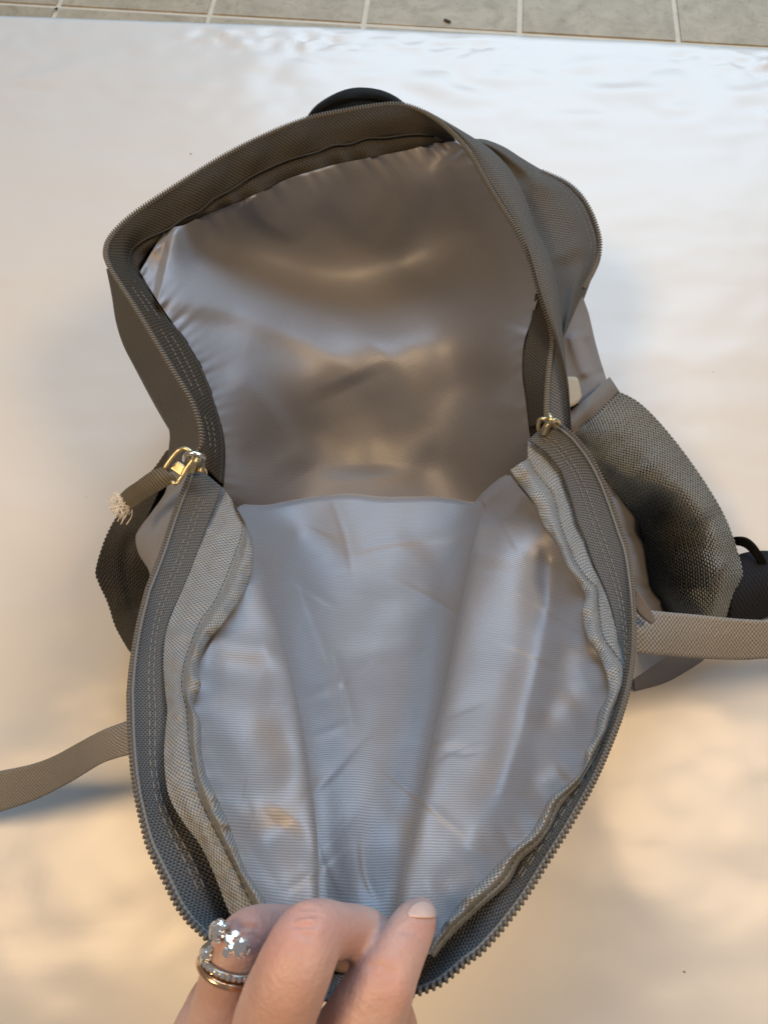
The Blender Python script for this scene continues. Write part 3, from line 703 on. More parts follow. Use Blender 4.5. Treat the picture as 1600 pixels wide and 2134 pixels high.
# furrow at the stitched seam
g[...,2] -= 1.1*np.exp(-((v_-.4)/.02)**2)
fa = part(grid_obj('flap_facing', PV(g), M['facing'], None))
stitches([(a-3,b,z+.9) for a,b,z in s_], 2.2, 1.5, M['thread_dark'], fa, .00013)
FR_O = [(1100,914),(1136,941),(1168,982),(1188,1038),(1201,1086),(1220,1130),(1237,1178),(1260,1229),(1276,1277),(1289,1337),(1303,1385),(1303,1419),(1291,1456),(1277,1489),(1268,1522),(1249,1566),(1226,1608),(1208,1638),(1168,1682),(1149,1727),(1128,1757),(1084,1795),(1058,1842),(1000,1893),(935,1957),(905,1995)]
FR_S = [(1098,955),(1120,990),(1150,1030),(1163,1078),(1176,1118),(1196,1166),(1222,1205),(1243,1227),(1246,1264),(1256,1325),(1280,1362),(1298,1387),(1299,1419),(1288,1454),(1273,1487),(1263,1520),(1243,1562),(1220,1603),(1202,1632),(1160,1674),(1141,1720),(1119,1750),(1075,1787),(1048,1832),(990,1886),(925,1950),(898,1990)]
FR_E = [(1062,980),(1080,1008),(1112,1050),(1131,1098),(1159,1134),(1179,1178),(1209,1225),(1218,1247),(1211,1280),(1223,1329),(1254,1382),(1266,1440),(1246,1487),(1240,1527),(1220,1564),(1213,1600),(1186,1630),(1148,1659),(1125,1700),(1102,1739),(1055,1781),(1008,1831),(961,1878),(919,1934),(885,1985)]
zr = lambda d: [(0,143+d),(.2,152+d),(.45,162+d),(.6,168+d),(.8,176+d),(1,187+d)]
o_, s_, e_ = cr(withz(FR_O, zr(-2)),300), cr(withz(FR_S, zr(1)),300), cr(withz(FR_E, zr(0.5)),300)
hm = o_*.5+s_*.5; hm[:,2] += .6
s2 = s_*.6+e_*.4; s2[:,2] += 3.0
e1 = s_*.12+e_*.88; e1[:,2] += 2.0
e2 = e_.copy(); e2[:,2] -= 3.5; e2[:,0] += 2
g = cross([o_,hm,s_,s2,e1,e_,e2], 40); u,v_ = np.meshgrid(np.linspace(0,1,300),np.linspace(0,1,40))
g[...,2] += pucker(2.0,75,1)(u,v_,g)-1.0*np.exp(-((v_-.333)/.02)**2)
fb = part(grid_obj('flap_facing', PV(g), M['facing'], None))
stitches([(a,b,z+.6) for a,b,z in s_[:170]], 2.0, 1.4, M['thread_dark'], fb, .00013)

# flap lining
CL = [(492,1064,108),(522,1122,130),(508,1215,140),(460,1297,147),(418,1350,151),(404,1390,152),(406,1440,155),(396,1470,156),(408,1505,158),(410,1560,160),(422,1617,163),(443,1660,165),(467,1714,168),(500,1807,172),(530,1860,176),(560,1910,178),(590,1975,180)]
CR_ = [(1070,1000,128),(1088,1022,136),(1120,1062,142),(1140,1105,146),(1168,1140,148),(1190,1185,150),(1218,1230,151),(1222,1280,153),(1234,1330,155),(1262,1382,157),(1274,1430,159),(1254,1480,161),(1248,1522,162),(1228,1562,164),(1221,1600,166),(1194,1634,167),(1156,1667,169),(1132,1708,171),(1109,1747,173),(1062,1789,175),(1015,1840,178),(968,1888,181),(925,1942,184),(890,1990,186)]
CT = [(492,1064,104),(520,1066,100),(550,1064,97),(600,1054,94),(650,1046,93),(725,1040,93),(800,1047,92),(900,1046,93),(950,1051,95),(1000,1058,100),(1022,1040,112),(1048,1017,122),(1070,1000,128)]
CB = [(590,1975,180),(650,2005,176),(720,2015,174),(790,2015,176),(850,2005,180),(890,1990,186)]
ctrl = pts_of(CL,24)+pts_of(CT,16)+pts_of(CR_,30)+pts_of(CB,8)
ctrl += [(620,1120,98),(750,1120,99),(880,1120,99),(700,1250,108),(820,1250,108),(900,1250,112),(720,1400,119),(820,1400,118),(900,1400,124),
         (720,1550,130),(800,1550,129),(870,1550,134),(720,1700,143),(800,1700,143),(850,1700,148),(720,1850,158),(800,1850,160),
         (560,1280,132),(500,1450,147),(560,1450,141),(600,1600,148),(520,1650,157),(560,1750,160),(620,1750,154),(600,1880,168),
         (1040,1120,132),(1060,1250,139),(1040,1400,142),(1000,1550,148),(960,1700,156),(900,1850,168),
         (1150,1250,143),(1160,1400,147),(1150,1520,153),(1100,1620,158),(1050,1720,164)]
SLp = [(521,1124),(530,1150),(558,1220),(590,1330),(612,1420),(632,1520),(650,1640),(662,1750),(664,1880),(660,2000)]
SRp = [(1012,1056),(990,1120),(974,1200),(955,1290),(935,1400),(908,1520),(882,1640),(852,1760),(830,1870),(820,2010)]
creases = []
for k in range(26):
    x0, y0 = rng.uniform(560,1180), rng.uniform(1090,1850); a_ = rng.choice([-.5,-.25,.15,.6,1.2])+rng.normal()*.15; l_ = rng.uniform(60,170)
    dx_, dy_ = math.cos(a_)*l_, math.sin(a_)*l_
    creases.append(([(x0-dx_,y0-dy_),(x0+rng.normal()*9,y0+rng.normal()*9),(x0+dx_,y0+dy_)], rng.choice([-1,1])*rng.uniform(.25,.6), rng.uniform(3.5,6), rng.uniform(5,14)))
def flap_z(X, Y):
    z = tps(ctrl, X, Y)
    z -= ridge(X,Y,[(1150,1110),(1142,1250),(1120,1380),(1090,1500),(1050,1640),(1000,1760)],7.5,34,22,(.1,.2))
    z += soft(X,Y,[(1180,1290),(1172,1390),(1150,1470)],3.5,18,14)
    z += soft(X,Y,[(1225,1420),(1170,1450),(1110,1520)],4,14,16)-soft(X,Y,[(1230,1480),(1170,1500),(1100,1580)],4,14,16)
    z += soft(X,Y,[(1200,1560),(1140,1590),(1070,1660)],3.5,12,16)-soft(X,Y,[(1185,1610),(1120,1650)],3,10,12)
    z += soft(X,Y,[(1110,1690),(1060,1720),(980,1760)],4.5,12,18)-soft(X,Y,[(1060,1740),(1010,1760),(940,1790)],5,14,14)+soft(X,Y,[(1020,1800),(960,1820),(890,1860)],4,12,14)
    z += soft(X,Y,[(440,1325),(480,1345),(540,1352),(590,1335)],4.5,12,10,(.05,.3))-soft(X,Y,[(430,1390),(500,1400),(580,1450)],4,18,20)
    z += soft(X,Y,[(440,1500),(520,1470),(600,1520),(640,1600)],3.5,18,22)-soft(X,Y,[(450,1590),(530,1560),(600,1640)],4,22,22)
    z += soft(X,Y,[(470,1680),(540,1660),(610,1720)],3.2,18,20)-soft(X,Y,[(520,1770),(560,1740),(600,1690)],3,18,18)+soft(X,Y,[(540,1850),(590,1810),(640,1760)],3,14,18)
    z += soft(X,Y,[(640,1090),(700,1150),(680,1240),(600,1330)],2.6,34,30)-soft(X,Y,[(760,1090),(740,1160),(640,1260),(600,1400)],3.2,26,26)
    z += soft(X,Y,[(960,1100),(860,1190),(760,1300),(680,1440)],2.8,30,30)-soft(X,Y,[(880,1120),(820,1200),(800,1260)],3.4,24,20)
    z -= soft(X,Y,[(940,1220),(860,1270),(780,1290)],2.0,16,18)+soft(X,Y,[(650,1390),(760,1362),(900,1345)],1.0,7,9)
    z += soft(X,Y,[(700,1480),(780,1500),(850,1450)],1.2,30,30)-soft(X,Y,[(690,1640),(780,1700),(800,1850)],2.4,30,26)+soft(X,Y,[(720,1700),(730,1800),(720,1900)],2.2,22,22)
    for p_,a_,w1_,w2_ in creases: z += ridge(X,Y,p_,a_,w1_,w2_,(.4,.4))
    return z+.9*fbm2(X/130,Y/160,41,2)+.12*fbm2(X/45,Y/60,42,1)
def crest_rows(Wf):
    """the cloth rolls over the crest and drops into the cavity"""
    rows = []
    for dy, dzz in ((.022,-.05),(.017,-.032),(.011,-.017),(.005,-.006)):
        q = Wf[0].copy(); q[:,1] += dy; q[:,2] = np.maximum(q[:,2]+dzz, .012); rows.append(q)
    return np.concatenate([np.array(rows), Wf])
sh = lambda p, d: [(a+d, b) for a, b in p]
z0 = lambda p: [(q[0], q[1], 0) for q in p]
CTp = [tuple(p) for p in cr(CT, 40)]
# centre sheet, running under both folds
gC = coons(z0([(492,1064),(506,1105)]+sh(SLp[2:],-22)), z0([p for p in CTp if p[0] < 1006]+[(1034,1046)]), z0([(1034,1046)]+sh(SRp[1:],24)), z0([(638,2000),(740,2016),(844,2010)]), 170, 300)
X, Y = gC[...,0], gC[...,1]
zc = flap_z(X,Y)-1.0-ridge(X,Y,SLp,5.5,40,40,(.12,.02))-ridge(X,Y,SRp,5.5,40,40,(.1,.02))
gC[...,2] = zc
# left fold
gL = coons(z0(CL[1:]), z0([(522,1122),(523,1125),(524,1128)]), z0([(524,1128)]+SLp[1:]), z0([(590,1975),(625,1990),(660,2000)]), 130, 300)
X, Y = gL[...,0], gL[...,1]; u,v_ = np.meshgrid(np.linspace(0,1,130),np.linspace(0,1,300))
d_,_,t_ = seg_dist(X,Y,SLp)
gL[...,2] = flap_z(X,Y)+np.clip(t_/.1,0,1)*(11*np.exp(-.5*(d_/58)**2)-2.6*np.exp(-d_/5.5))+.8*puck(v_,55)*np.exp(-u/.08)
# right fold
gR = coons(z0(SRp), z0([(1012,1056)]+[p for p in CTp if p[0] > 1018]), z0(CR_), z0([(820,2010),(856,2003),(890,1990)]), 190, 300)
X, Y = gR[...,0], gR[...,1]; u,v_ = np.meshgrid(np.linspace(0,1,190),np.linspace(0,1,300))
d_,_,t_ = seg_dist(X,Y,SRp)
gR[...,2] = flap_z(X,Y)+np.clip(t_/.1,.15,1)*(12*np.exp(-.5*(d_/56)**2)-2.8*np.exp(-d_/5.5))+.9*puck(v_,58)*np.exp(-(1-u)/.08)
lin = grid_obj('flap_lining', crest_rows(PV(gC)), M['lining'], None)
extra = [grid_obj('fold', PV(gL), M['lining'], None), grid_obj('fold', crest_rows(PV(gR)), M['lining'], None)]
part(lin)
for e_ in extra: adopt2(e_, lin)

# outer cloth of the flap below it
oc = fc.copy()
ctrw = np.array([PV(np.array([760,1500,105.]))])[0]
Wc0 = PV(oc); Wc0[:,2] -= .0006
def toward(s, dz):
    q = Wc0.copy(); q[:,:2] = ctrw[:2]+(Wc0[:,:2]-ctrw[:2])*s; q[:,2] += dz; return q
rows = [Wc0, toward(1.012,-.006), toward(1.0,-.016), toward(.9,-.045), toward(.6,-.08), toward(.2,-.105), toward(.02,-.11)]
rows = [np.where(r_[:,2:3] < .004, np.c_[r_[:,:2], np.full(len(r_), .004)], r_) for r_ in rows]
part(grid_obj('flap_shell', cross(rows, 26), M['canvas'], None))
# lower body of the pack between flap and sheet
bl = [(300,1260,70),(330,1400,60),(500,1480,55),(760,1500,55),(1050,1480,55),(1300,1400,60),(1330,1300,70)]
part(grid_obj('bottom_panel', cross(under([(a,b,z) for a,b,z in bl], .96, 4, 100, (0,.15)), 10), M['canvas'], None))
bk = PV(cr([(440,800,5),(480,680,5),(580,560,5),(760,520,5),(980,540,5),(1140,640,5)],80)); bk2 = PV(cr([(420,1330,5),(520,1440,5),(760,1470,5),(1000,1450,5),(1380,1380,5)],80))
part(grid_obj('back_panel', cross([bk, (bk+bk2)/2, bk2], 30), M['canvas'], None, 2.0))

# ---- webbing straps
WT = [(1312,1266,124),(1345,1272,121),(1400,1277,116),(1450,1281,111),(1540,1290,104),(1600,1293,100),(1750,1298,84),(1900,1310,48),(1990,1320,10)]
WB = [(1312,1358,118),(1345,1363,115),(1400,1367,109),(1450,1371,104),(1540,1374,96),(1600,1371,92),(1750,1370,76),(1900,1375,42),(1990,1380,8)]
part(loft('webbing_strap', [WT, [(a*.5+c*.5,b*.5+d*.5,z*.5+e*.5+.5) for (a,b,z),(c,d,e) in zip(WT,WB)], WB], 160, 12, M['webbing'], None, 1.3, lambda u,v,g: .8*np.sin(u*9)))
part(loft('strap_tab', [withz([(1322,1228),(1338,1248),(1352,1272),(1362,1292)],[(0,140),(1,124)]), withz([(1322,1262),(1330,1278),(1345,1292),(1358,1300)],[(0,134),(1,124)])], 24, 8, M['band'], None, 1.2))
LT = [(320,1478,138),(270,1502,132),(215,1522,122),(160,1550,108),(110,1577,92),(60,1595,78),(0,1607,62),(-60,1618,44),(-160,1640,8)]
LBt = [(320,1566,132),(272,1573,128),(215,1590,116),(165,1620,98),(120,1645,82),(70,1668,66),(0,1692,50),(-60,1710,34),(-160,1735,6)]
part(loft('webbing_strap', [LT, [(a*.5+c*.5,b*.5+d*.5,z*.5+e*.5+.6) for (a,b,z),(c,d,e) in zip(LT,LBt)], LBt], 160, 12, M['webbing'], None, 1.3))

# ---- carry handle (black loop behind the rim)
hf = withz([(640,268),(655,244),(690,222),(725,210),(765,207),(800,213),(835,232)], [(0,98),(.5,112),(1,98)])
hb = withz([(636,258),(662,224),(705,198),(745,188),(788,192),(822,206),(850,228)], [(0,94),(.5,106),(1,94)])
part(loft('carry_handle', [hf, [(a*.5+c*.5,b*.5+d*.5-2,z*.5+e*.5+3) for (a,b,z),(c,d,e) in zip(cr(hf,30),cr(hb,30))], hb], 60, 10, M['black'], None, 3.0))
hi = withz([(640,290),(690,256),(730,242),(770,236),(805,238),(835,245)], [(0,86),(.5,92),(1,86)])
part(loft('handle_base', [hf, hi], 60, 8, M['black'], None, 1.0))

# ---- black shoulder strap at the right edge
pa = withz([(1515,1200),(1545,1172),(1600,1170),(1680,1190)], [(0,20),(1,22)]); pb = withz([(1490,1300),(1530,1290),(1600,1262),(1690,1262)], [(0,14),(1,16)])
pm = (cr(pa,40)+cr(pb,40))/2; pm[:,2] += 7
part(loft('shoulder_strap', [pa, pm, pb], 50, 16, M['navy'], None, 9.0, offset=-1))
part(loft('strap_loop', [withz([(1508,1128),(1530,1119),(1556,1122),(1580,1144),(1598,1178),(1615,1225)],[(0,26),(.4,40),(1,24)]), withz([(1512,1142),(1530,1136),(1552,1141),(1570,1160),(1585,1190),(1602,1232)],[(0,24),(.4,36),(1,22)])], 50, 6, M['black'], None, 1.4))
part(loft('strap_edging', [withz([(1548,1288),(1575,1270),(1605,1250),(1650,1235)],[(0,16),(1,30)]), withz([(1556,1300),(1580,1292),(1610,1285),(1650,1280)],[(0,12),(1,20)])], 30, 8, M['band'], None, 1.5))

# ---- left slider: body, pull plate with hole and window, cloth tag with frayed end
def extrude_outline(name, outer, holes, mat_, par, thick, bev=.00025):
    """flat plate with holes: loops in world metres, extruded along the plate normal"""
    bm = bmesh.new(); loops = []
    for lp in [outer]+holes:
        vs = [bm.verts.new(tuple(p)) for p in lp]
        loops.append([bm.edges.new((vs[i], vs[(i+1) % len(vs)])) for i in range(len(vs))])
    bmesh.ops.triangle_fill(bm, use_beauty=True, use_dissolve=False, edges=[e for l in loops for e in l])
    me = bpy.data.meshes.new(name); bm.normal_update(); bm.to_mesh(me); bm.free()
    o = link(name, me, mat_); m = o.modifiers.new('thickness','SOLIDIFY'); m.thickness = thick; m.offset = 0
    b = o.modifiers.new('edges','BEVEL'); b.width = bev; b.segments = 3; b.limit_method = 'ANGLE'
    return adopt2(o, par)
sl_o = adopt(tube('zip_slider', PV(cr([(396,985,155),(402,968,157),(411,955,157),(418,962,155),(416,985,153)],24)), .0018, M['brass'], None, 10), pack)
bail = PV(cr([(386,960,162),(388,950,165),(396,945,167),(410,947,167),(423,952,165),(421,962,160),(418,970,157)],40))
adopt2(tube('bail', bail, .00105, M['nickel'], None, 10), sl_o)
outl = cr([(343,978,163),(350,966,164),(362,950,165),(373,939,166),(385,935,166),(396,940,166),(403,950,166),(401,960,165),(390,975,164),(381,990,163),(372,1003,162),(364,1008,162),(356,1000,162)],70,20)
pull = adopt2(tube('pull', PV(outl), .00085, M['brass'], None, 8, closed=True), sl_o)
pan = loft('pull_panel', [withz([(362,970),(370,962),(378,966),(387,972)],[(0,164.6),(1,164.6)]), withz([(357,977),(363,982),(371,988),(377,993)],[(0,164),(1,163.4)])], 14, 8, M['brass'], None, 1.4)
adopt2(pan, pull) if False else adopt2(pan, sl_o)
ta = [(340,976,163.5),(318,985,162),(294,1001,158),(273,1015,152),(256,1031,146)]
tb = [(367,999,161.5),(345,1014,160),(322,1029,156),(298,1045,150),(276,1061,144)]
tg_ = adopt(loft('pull_tag', [ta, [(a*.5+c*.5,b*.5+d*.5,z*.5+e*.5+1.4) for (a,b,z),(c,d,e) in zip(ta,tb)], tb], 60, 12, M['tag'], None, 2.4), pack)
tg_['label'] = 'olive ribbed cloth pull tab with a frayed cream end'
fr = bmesh.new()
mE = []; vE = []
def strand_pts():
    k = random.random(); a = np.array([256,1031,147.])*(1-k)+np.array([276,1061,145.])*k
    d = np.array([-random.uniform(10,34), random.uniform(-12,34), random.uniform(-10,3)])
    m1_ = a+d*.5+rng.normal(size=3)*[4,4,1.5]; m2_ = a+d+rng.normal(size=3)*[5,5,1.5]
    return PV(cr([a,m1_,m2_],7))
vs_, fs_ = [], []
for s in range(110):
    p = strand_pts(); tgd = np.gradient(p,axis=0); base = len(vs_); r = random.uniform(.00012,.00026)
    for i in range(len(p)):
        t_ = tgd[i]/np.linalg.norm(tgd[i]); n1 = np.cross(t_,[.3,.2,.9]); n1 /= np.linalg.norm(n1); n2 = np.cross(t_,n1)
        for k in range(4):
            a = math.pi/2*k; vs_.append(tuple(p[i]+r*(math.cos(a)*n1+math.sin(a)*n2)))
    for i in range(len(p)-1):
        for k in range(4): fs_.append((base+i*4+k, base+i*4+(k+1)%4, base+(i+1)*4+(k+1)%4, base+(i+1)*4+k))
me = bpy.data.meshes.new('frayed_end'); me.from_pydata(vs_,[],fs_); fo = link('frayed_end', me, M['fray']); tag(fo, kind='stuff'); adopt2(fo, tg_); fr.free()
# right slider: only its bail shows above the tape
sr_o = adopt(tube('zip_slider', PV(cr([(1132,905,146),(1140,888,149),(1150,880,150),(1160,890,148)],20)), .0016, M['brass'], None, 10), pack)
adopt2(tube('bail', PV(cr([(1122,897,150),(1121,886,153),(1124,874,155),(1134,873,156),(1144,873,156)],24)), .0008, M['brass'], None, 8), sr_o)
adopt2(tube('pull', PV(cr([(1142,864,156),(1146,872,158),(1148,880,157),(1156,876,156),(1163,882,153)],24)), .0011, M['brass'], None, 8), sr_o)

# ================================================================== hand
hand = None
chains = [
 # middle finger
 [(545,2420,176,100),(556,2300,190,96),(566,2200,201,92),(576,2115,208,86),(594,2065,211,83),(622,2000,213,78),(646,1955,211,73),(668,1940,209,64),(705,1940,204,54),(742,1938,197,50),(772,1948,190,46),(805,1975,180,42),(825,2000,174,34)],
 # ring finger
 [(430,2420,168,86),(440,2300,180,80),(450,2200,188,74),(460,2110,193,66),(478,2025,196,57),(500,1970,197,57),(530,1945,195,55),(575,1938,190,50),(620,1942,184,46),(680,1960,176,42),(720,1990,170,36)],
 # index finger
 [(660,2420,172,112),(690,2300,184,106),(722,2200,193,96),(752,2135,198,84),(778,2085,200,78),(804,2035,201,70),(830,1988,200,57),(853,1944,197,50),(868,1918,193,43),(878,1903,189,31)],
 # little finger
 [(372,2420,156,76),(385,2300,166,68),(402,2190,172,60),(424,2120,171,50),(450,2075,165,47),(500,2060,158,42),(540,2070,152,34)],
 # thumb, under the flap
 [(700,2450,140,110),(770,2330,146,100),(800,2220,150,84),(800,2140,154,70),(780,2080,158,58),(765,2050,160,44)],
 # palm and wrist
 [(560,2900,110,330),(560,2700,125,300),(560,2560,140,240)],
 [(450,2470,150,130),(560,2440,156,130),(680,2450,152,130)],
]
vs, fs = [], []
for ch in chains:
    q = cr([(a,b,z,r*MM(a,b,z)) for a,b,z,r in ch], 60)
    w = PV(q[:,:3]); r = q[:,3]*.001
    tg = np.gradient(w,axis=0); tg /= np.linalg.norm(tg,axis=1,keepdims=True)
    # rounded ends
    def cap(wi, ti, ri, sgn): return [(wi+ti*sgn*ri*math.sin(a), ri*math.cos(a)) for a in (.3,.6,.9,1.2,1.45)]
    ring = [(p_, r_, tg[0]) for p_, r_ in cap(w[0],tg[0],r[0],-1)[::-1]]+[(w[i],r[i],tg[i]) for i in range(len(w))]+[(p_, r_, tg[-1]) for p_, r_ in cap(w[-1],tg[-1],r[-1],1)]
    n = 20; base = len(vs); nn = np.cross(tg[0],[.2,.3,.9]); nn /= np.linalg.norm(nn)
    for p_, r_, t_ in ring:
        nn = nn-t_*(nn@t_); nn /= np.linalg.norm(nn); b_ = np.cross(t_,nn)
        for k in range(n):
            a = 2*math.pi*k/n; vs.append(tuple(p_+r_*(math.cos(a)*nn+math.sin(a)*b_)))
    m = len(ring)
    for i in range(m-1):
        for k in range(n): fs.append((base+i*n+k, base+i*n+(k+1)%n, base+(i+1)*n+(k+1)%n, base+(i+1)*n+k))
    fs.append(tuple(base+k for k in range(n))[::-1]); fs.append(tuple(base+(m-1)*n+k for k in range(n)))
me = bpy.data.meshes.new('tmp_hand'); me.from_pydata(vs,[],fs)
tmp = bpy.data.objects.new('tmp_hand', me); COL.objects.link(tmp)
rm = tmp.modifiers.new('r','REMESH'); rm.mode = 'VOXEL'; rm.voxel_size = .0007
sm = tmp.modifiers.new('s','SMOOTH'); sm.factor = .5; sm.iterations = 6
dg = bpy.context.evaluated_depsgraph_get()
hm_ = bpy.data.meshes.new_from_object(tmp.evaluated_get(dg)); bpy.data.objects.remove(tmp); hm_.name = 'hand'
nV = len(hm_.vertices); co = np.empty(nV*3); hm_.vertices.foreach_get('co',co); co = co.reshape(-1,3)
no = np.empty(nV*3); hm_.vertices.foreach_get('normal',no); no = no.reshape(-1,3)
pj = proj(co); front = ((np.array([0,0,CAM_H*.001])-co)*no).sum(1) > 0
def crease(poly, depth, w):
    d,_,t = seg_dist(pj[:,0].copy(), pj[:,1].copy(), poly)
    e = np.clip(np.minimum(t,1-t)/.25,0,1)
    return front*depth*e*np.exp(-.5*(d/w)**2)
disp = np.zeros(nV)
for poly,d,w in [([(606,1914),(640,1908),(672,1912)],.35,3.2),([(604,1928),(640,1930),(668,1926)],.4,3),([(612,1945),(640,1950),(660,1946)],.25,3),
                 ([(618,1898),(645,1894),(668,1899)],.2,3),([(760,2022),(790,2012),(826,2026)],.3,3.5),([(768,2036),(796,2030),(824,2042)],.35,3.5),([(772,2050),(796,2050),(815,2058)],.25,3.5),
                 ([(826,1948),(848,1940),(880,1952)],.18,3),([(840,1936),(862,1930),(886,1940)],.15,3),([(490,1938),(515,1930),(545,1938)],.25,4),([(486,1952),(515,1948),(545,1954)],.25,4)]:
    disp -= crease(poly,d*2.0,w*1.3)
disp += front*.35*np.exp(-(((pj[:,0]-640)/34)**2+((pj[:,1]-1922)/30)**2))
disp += .2*np.array([noise.fractal(tuple(c*120),1.0,2.0,3) for c in co])-.03*np.abs(np.array([noise.noise((c[0]*420,c[1]*160,c[2]*160)) for c in co]))
co2 = co+no*disp[:,None]*.001
hm_.vertices.foreach_set('co',co2.ravel())
red = np.zeros(nV)
for cx,cy,s,a in [(640,1925,75,.5),(520,1945,60,.45),(795,2035,65,.4),(870,1945,40,.4),(590,2110,80,.3),(900,1930,26,.4),(740,1950,50,.3),(700,2120,60,.25),(560,2000,50,.25),(450,2090,50,.3),(840,2090,40,.3)]:
    red += a*np.exp(-(((pj[:,0]-cx)**2+(pj[:,1]-cy)**2)/(s*s)))
at = hm_.attributes.new('redness','FLOAT','POINT'); at.data.foreach_set('value', np.clip(red,0,1).astype(np.float32))
hm_.polygons.foreach_set('use_smooth',[True]*len(hm_.polygons)); hm_.update()
hand = link('hand', hm_, M['skin'])
tag(hand, 'bare left hand wearing a ring, holding down the lower edge of the grey flap', 'hand')
# fingernail on the index finger: a curved plate seated on the tip
na_ = np.array([(849,1906),(858,1890),(870,1881),(884,1878),(897,1884),(906,1896),(909,1908)],float)
nb_ = np.array([(851,1909),(862,1911),(874,1912.5),(884,1913),(895,1913),(903,1912),(909,1910)],float)
ga_ = np.array([np.linspace(0,1,7)]*1)
gz = lambda p: 197.5-1.6*((p[:,0]-880)/30)**2*1.4
from mathutils.bvhtree import BVHTree
bvh = BVHTree.FromPolygons([tuple(c) for c in co2], [tuple(p.vertices) for p in hm_.polygons])
camo = Vector((0,0,CAM_H*.001))
gn = cross([cr(np.c_[na_,na_[:,0]*0],26), cr(np.c_[na_*.5+nb_*.5,na_[:,0]*0],26), cr(np.c_[nb_,nb_[:,0]*0],26)], 14)
Wn = np.zeros_like(gn)
for j in range(gn.shape[0]):
    for i in range(gn.shape[1]):
        d_ = (P(gn[j,i,0], gn[j,i,1], 190.)-camo).normalized(); h_ = bvh.ray_cast(camo, d_)
        dist = h_[3] if h_[0] is not None else None
        if dist is None:
            n_ = bvh.find_nearest(camo+d_*.205); dist = (n_[0]-camo).length
        Wn[j,i] = camo+d_*(dist-.00032+.00025*abs(2*i/(gn.shape[1]-1)-1)**2)
nail = grid_obj('fingernail', Wn, M['nail'], None, .3)
nail.parent = hand

# ================================================================== ring
rc = PV(np.array([479,2018,196.3])); ax = PV(np.array([498,1968,197.]))-PV(np.array([463,2085,194.])); ax /= np.linalg.norm(ax)
rad = 58*MM(479,2018,196)*.001*1.02
e1 = np.array([1.,0,0])-ax*ax[0]; e1 /= np.linalg.norm(e1); e2 = np.cross(e1, ax); e2 *= np.sign(e2[2])
rg = empty('ring', rc, 'rose gold ring with clear clustered stones on the ring finger of the hand', 'ring')
bpy.context.view_layer.update()
def rp(a, r, s=0): return rc+(e1*math.cos(a)+e2*math.sin(a))*r+ax*s
bandpts = [rp(a, rad+.0004) for a in np.linspace(0,2*math.pi,64,endpoint=False)]
def setp(o, par): o.parent = par; o.matrix_parent_inverse = rg.matrix_world.inverted(); return o
setp(tube('band', bandpts, .0007, M['gold'], None, 10, closed=True), rg)
setp(tube('band', [p+ax*.0016 for p in bandpts], .0006, M['silver'], None, 10, closed=True), rg)
def gem_mesh(r, seed):
    bm = bmesh.new(); n = 8
    top = [bm.verts.new((.58*r*math.cos(2*math.pi*(k+.5)/n), .58*r*math.sin(2*math.pi*(k+.5)/n), .36*r)) for k in range(n)]
    gir = [bm.verts.new((r*math.cos(2*math.pi*k/n), r*math.sin(2*math.pi*k/n), .08*r)) for k in range(n)]
    cu = bm.verts.new((0,0,-.85*r)); bm.faces.new(top)
    for k in range(n):
        bm.faces.new((top[k],gir[k],gir[(k+1)%n])[::-1]); bm.faces.new((top[k],top[k-1],gir[k])[::-1]); bm.faces.new((gir[k],gir[(k+1)%n],cu)[::-1])
    bmesh.ops.recalc_face_normals(bm, faces=bm.faces)
    me = bpy.data.meshes.new('stone'); bm.to_mesh(me); bm.free(); return me
def place(o, pos, zdir, par=rg):
    q = Vector(zdir).to_track_quat('Z','Y'); o.matrix_world = Matrix.Translation(Vector(pos))@q.to_matrix().to_4x4()
    mw = o.matrix_world.copy(); o.parent = par; o.matrix_parent_inverse = rg.matrix_world.inverted() if par is rg else par.matrix_world.inverted(); o.matrix_world = mw
    return o
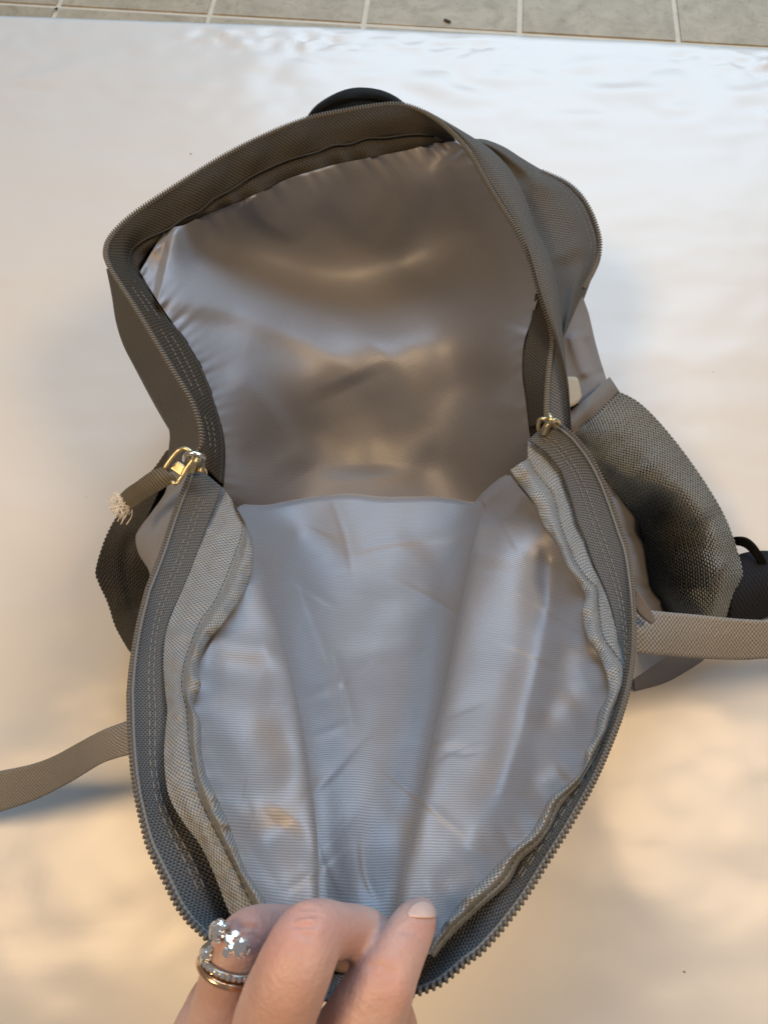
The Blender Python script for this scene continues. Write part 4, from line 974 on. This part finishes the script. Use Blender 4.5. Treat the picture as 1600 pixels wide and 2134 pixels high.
def cluster(px, py, z, r, gr, n, seed):
    """domed metal head studded with small stones"""
    c = PV(np.array([px,py,z])); bm = bmesh.new()
    bmesh.ops.create_uvsphere(bm, u_segments=16, v_segments=10, radius=r)
    for v in bm.verts: v.co.z *= .85
    me = bpy.data.meshes.new('setting'); bm.to_mesh(me); bm.free(); me.polygons.foreach_set('use_smooth',[True]*len(me.polygons))
    out = np.array(c)-rc; out /= np.linalg.norm(out); out = out*.5+np.array([0,.1,.9]); out /= np.linalg.norm(out)
    so = place(link('setting', me, M['silver']), c, out); bpy.context.view_layer.update()
    t1_ = np.cross(out,[0,1,.1]); t1_ /= np.linalg.norm(t1_); t2_ = np.cross(out,t1_)
    for k in range(n):
        if k == 0: d = out
        else:
            a = 2*math.pi*(k-1)/(n-1)+seed; th = (.45, .85, 1.3)[k % 3]
            d = out*math.cos(th)+(t1_*math.cos(a)+t2_*math.sin(a))*math.sin(th)
        g_ = link('stone', gem_mesh(gr if k else gr*1.35, k), M['gem'])
        place(g_, np.array(c)+d*r*.93, d)
cluster(458,1940,203,.0019,.00052,19,.3)
cluster(434,1990,200,.0014,.00045,13,.9)
c3 = PV(np.array([503,1975,206.])); 
big = link('stone', gem_mesh(.0015,3), M['gem']); place(big, c3, (c3-rc)*.6/np.linalg.norm(c3-rc)+np.array([.1,.1,.9]))
setb = bmesh.new(); bmesh.ops.create_cone(setb, cap_ends=True, segments=12, radius1=.0009, radius2=.00155, depth=.0026)
me = bpy.data.meshes.new('setting'); setb.to_mesh(me); setb.free()
place(link('setting', me, M['gold']), c3-(c3-rc)/np.linalg.norm(c3-rc)*.0016, (c3-rc))
for k,(a,b) in enumerate([(478,1958),(490,1948),(483,1972),(474,1985)]):
    p_ = PV(np.array([a,b,205.])); place(link('stone', gem_mesh(.0009,k), M['gem']), p_, p_-rc)

# small stones set along the pale band
for k in range(13):
    a = math.radians(25+k*10); d = e1*math.cos(a)+e2*math.sin(a)
    place(link('stone', gem_mesh(.0005, k), M['gem']), rp(a, rad+.0009, .0016), d)
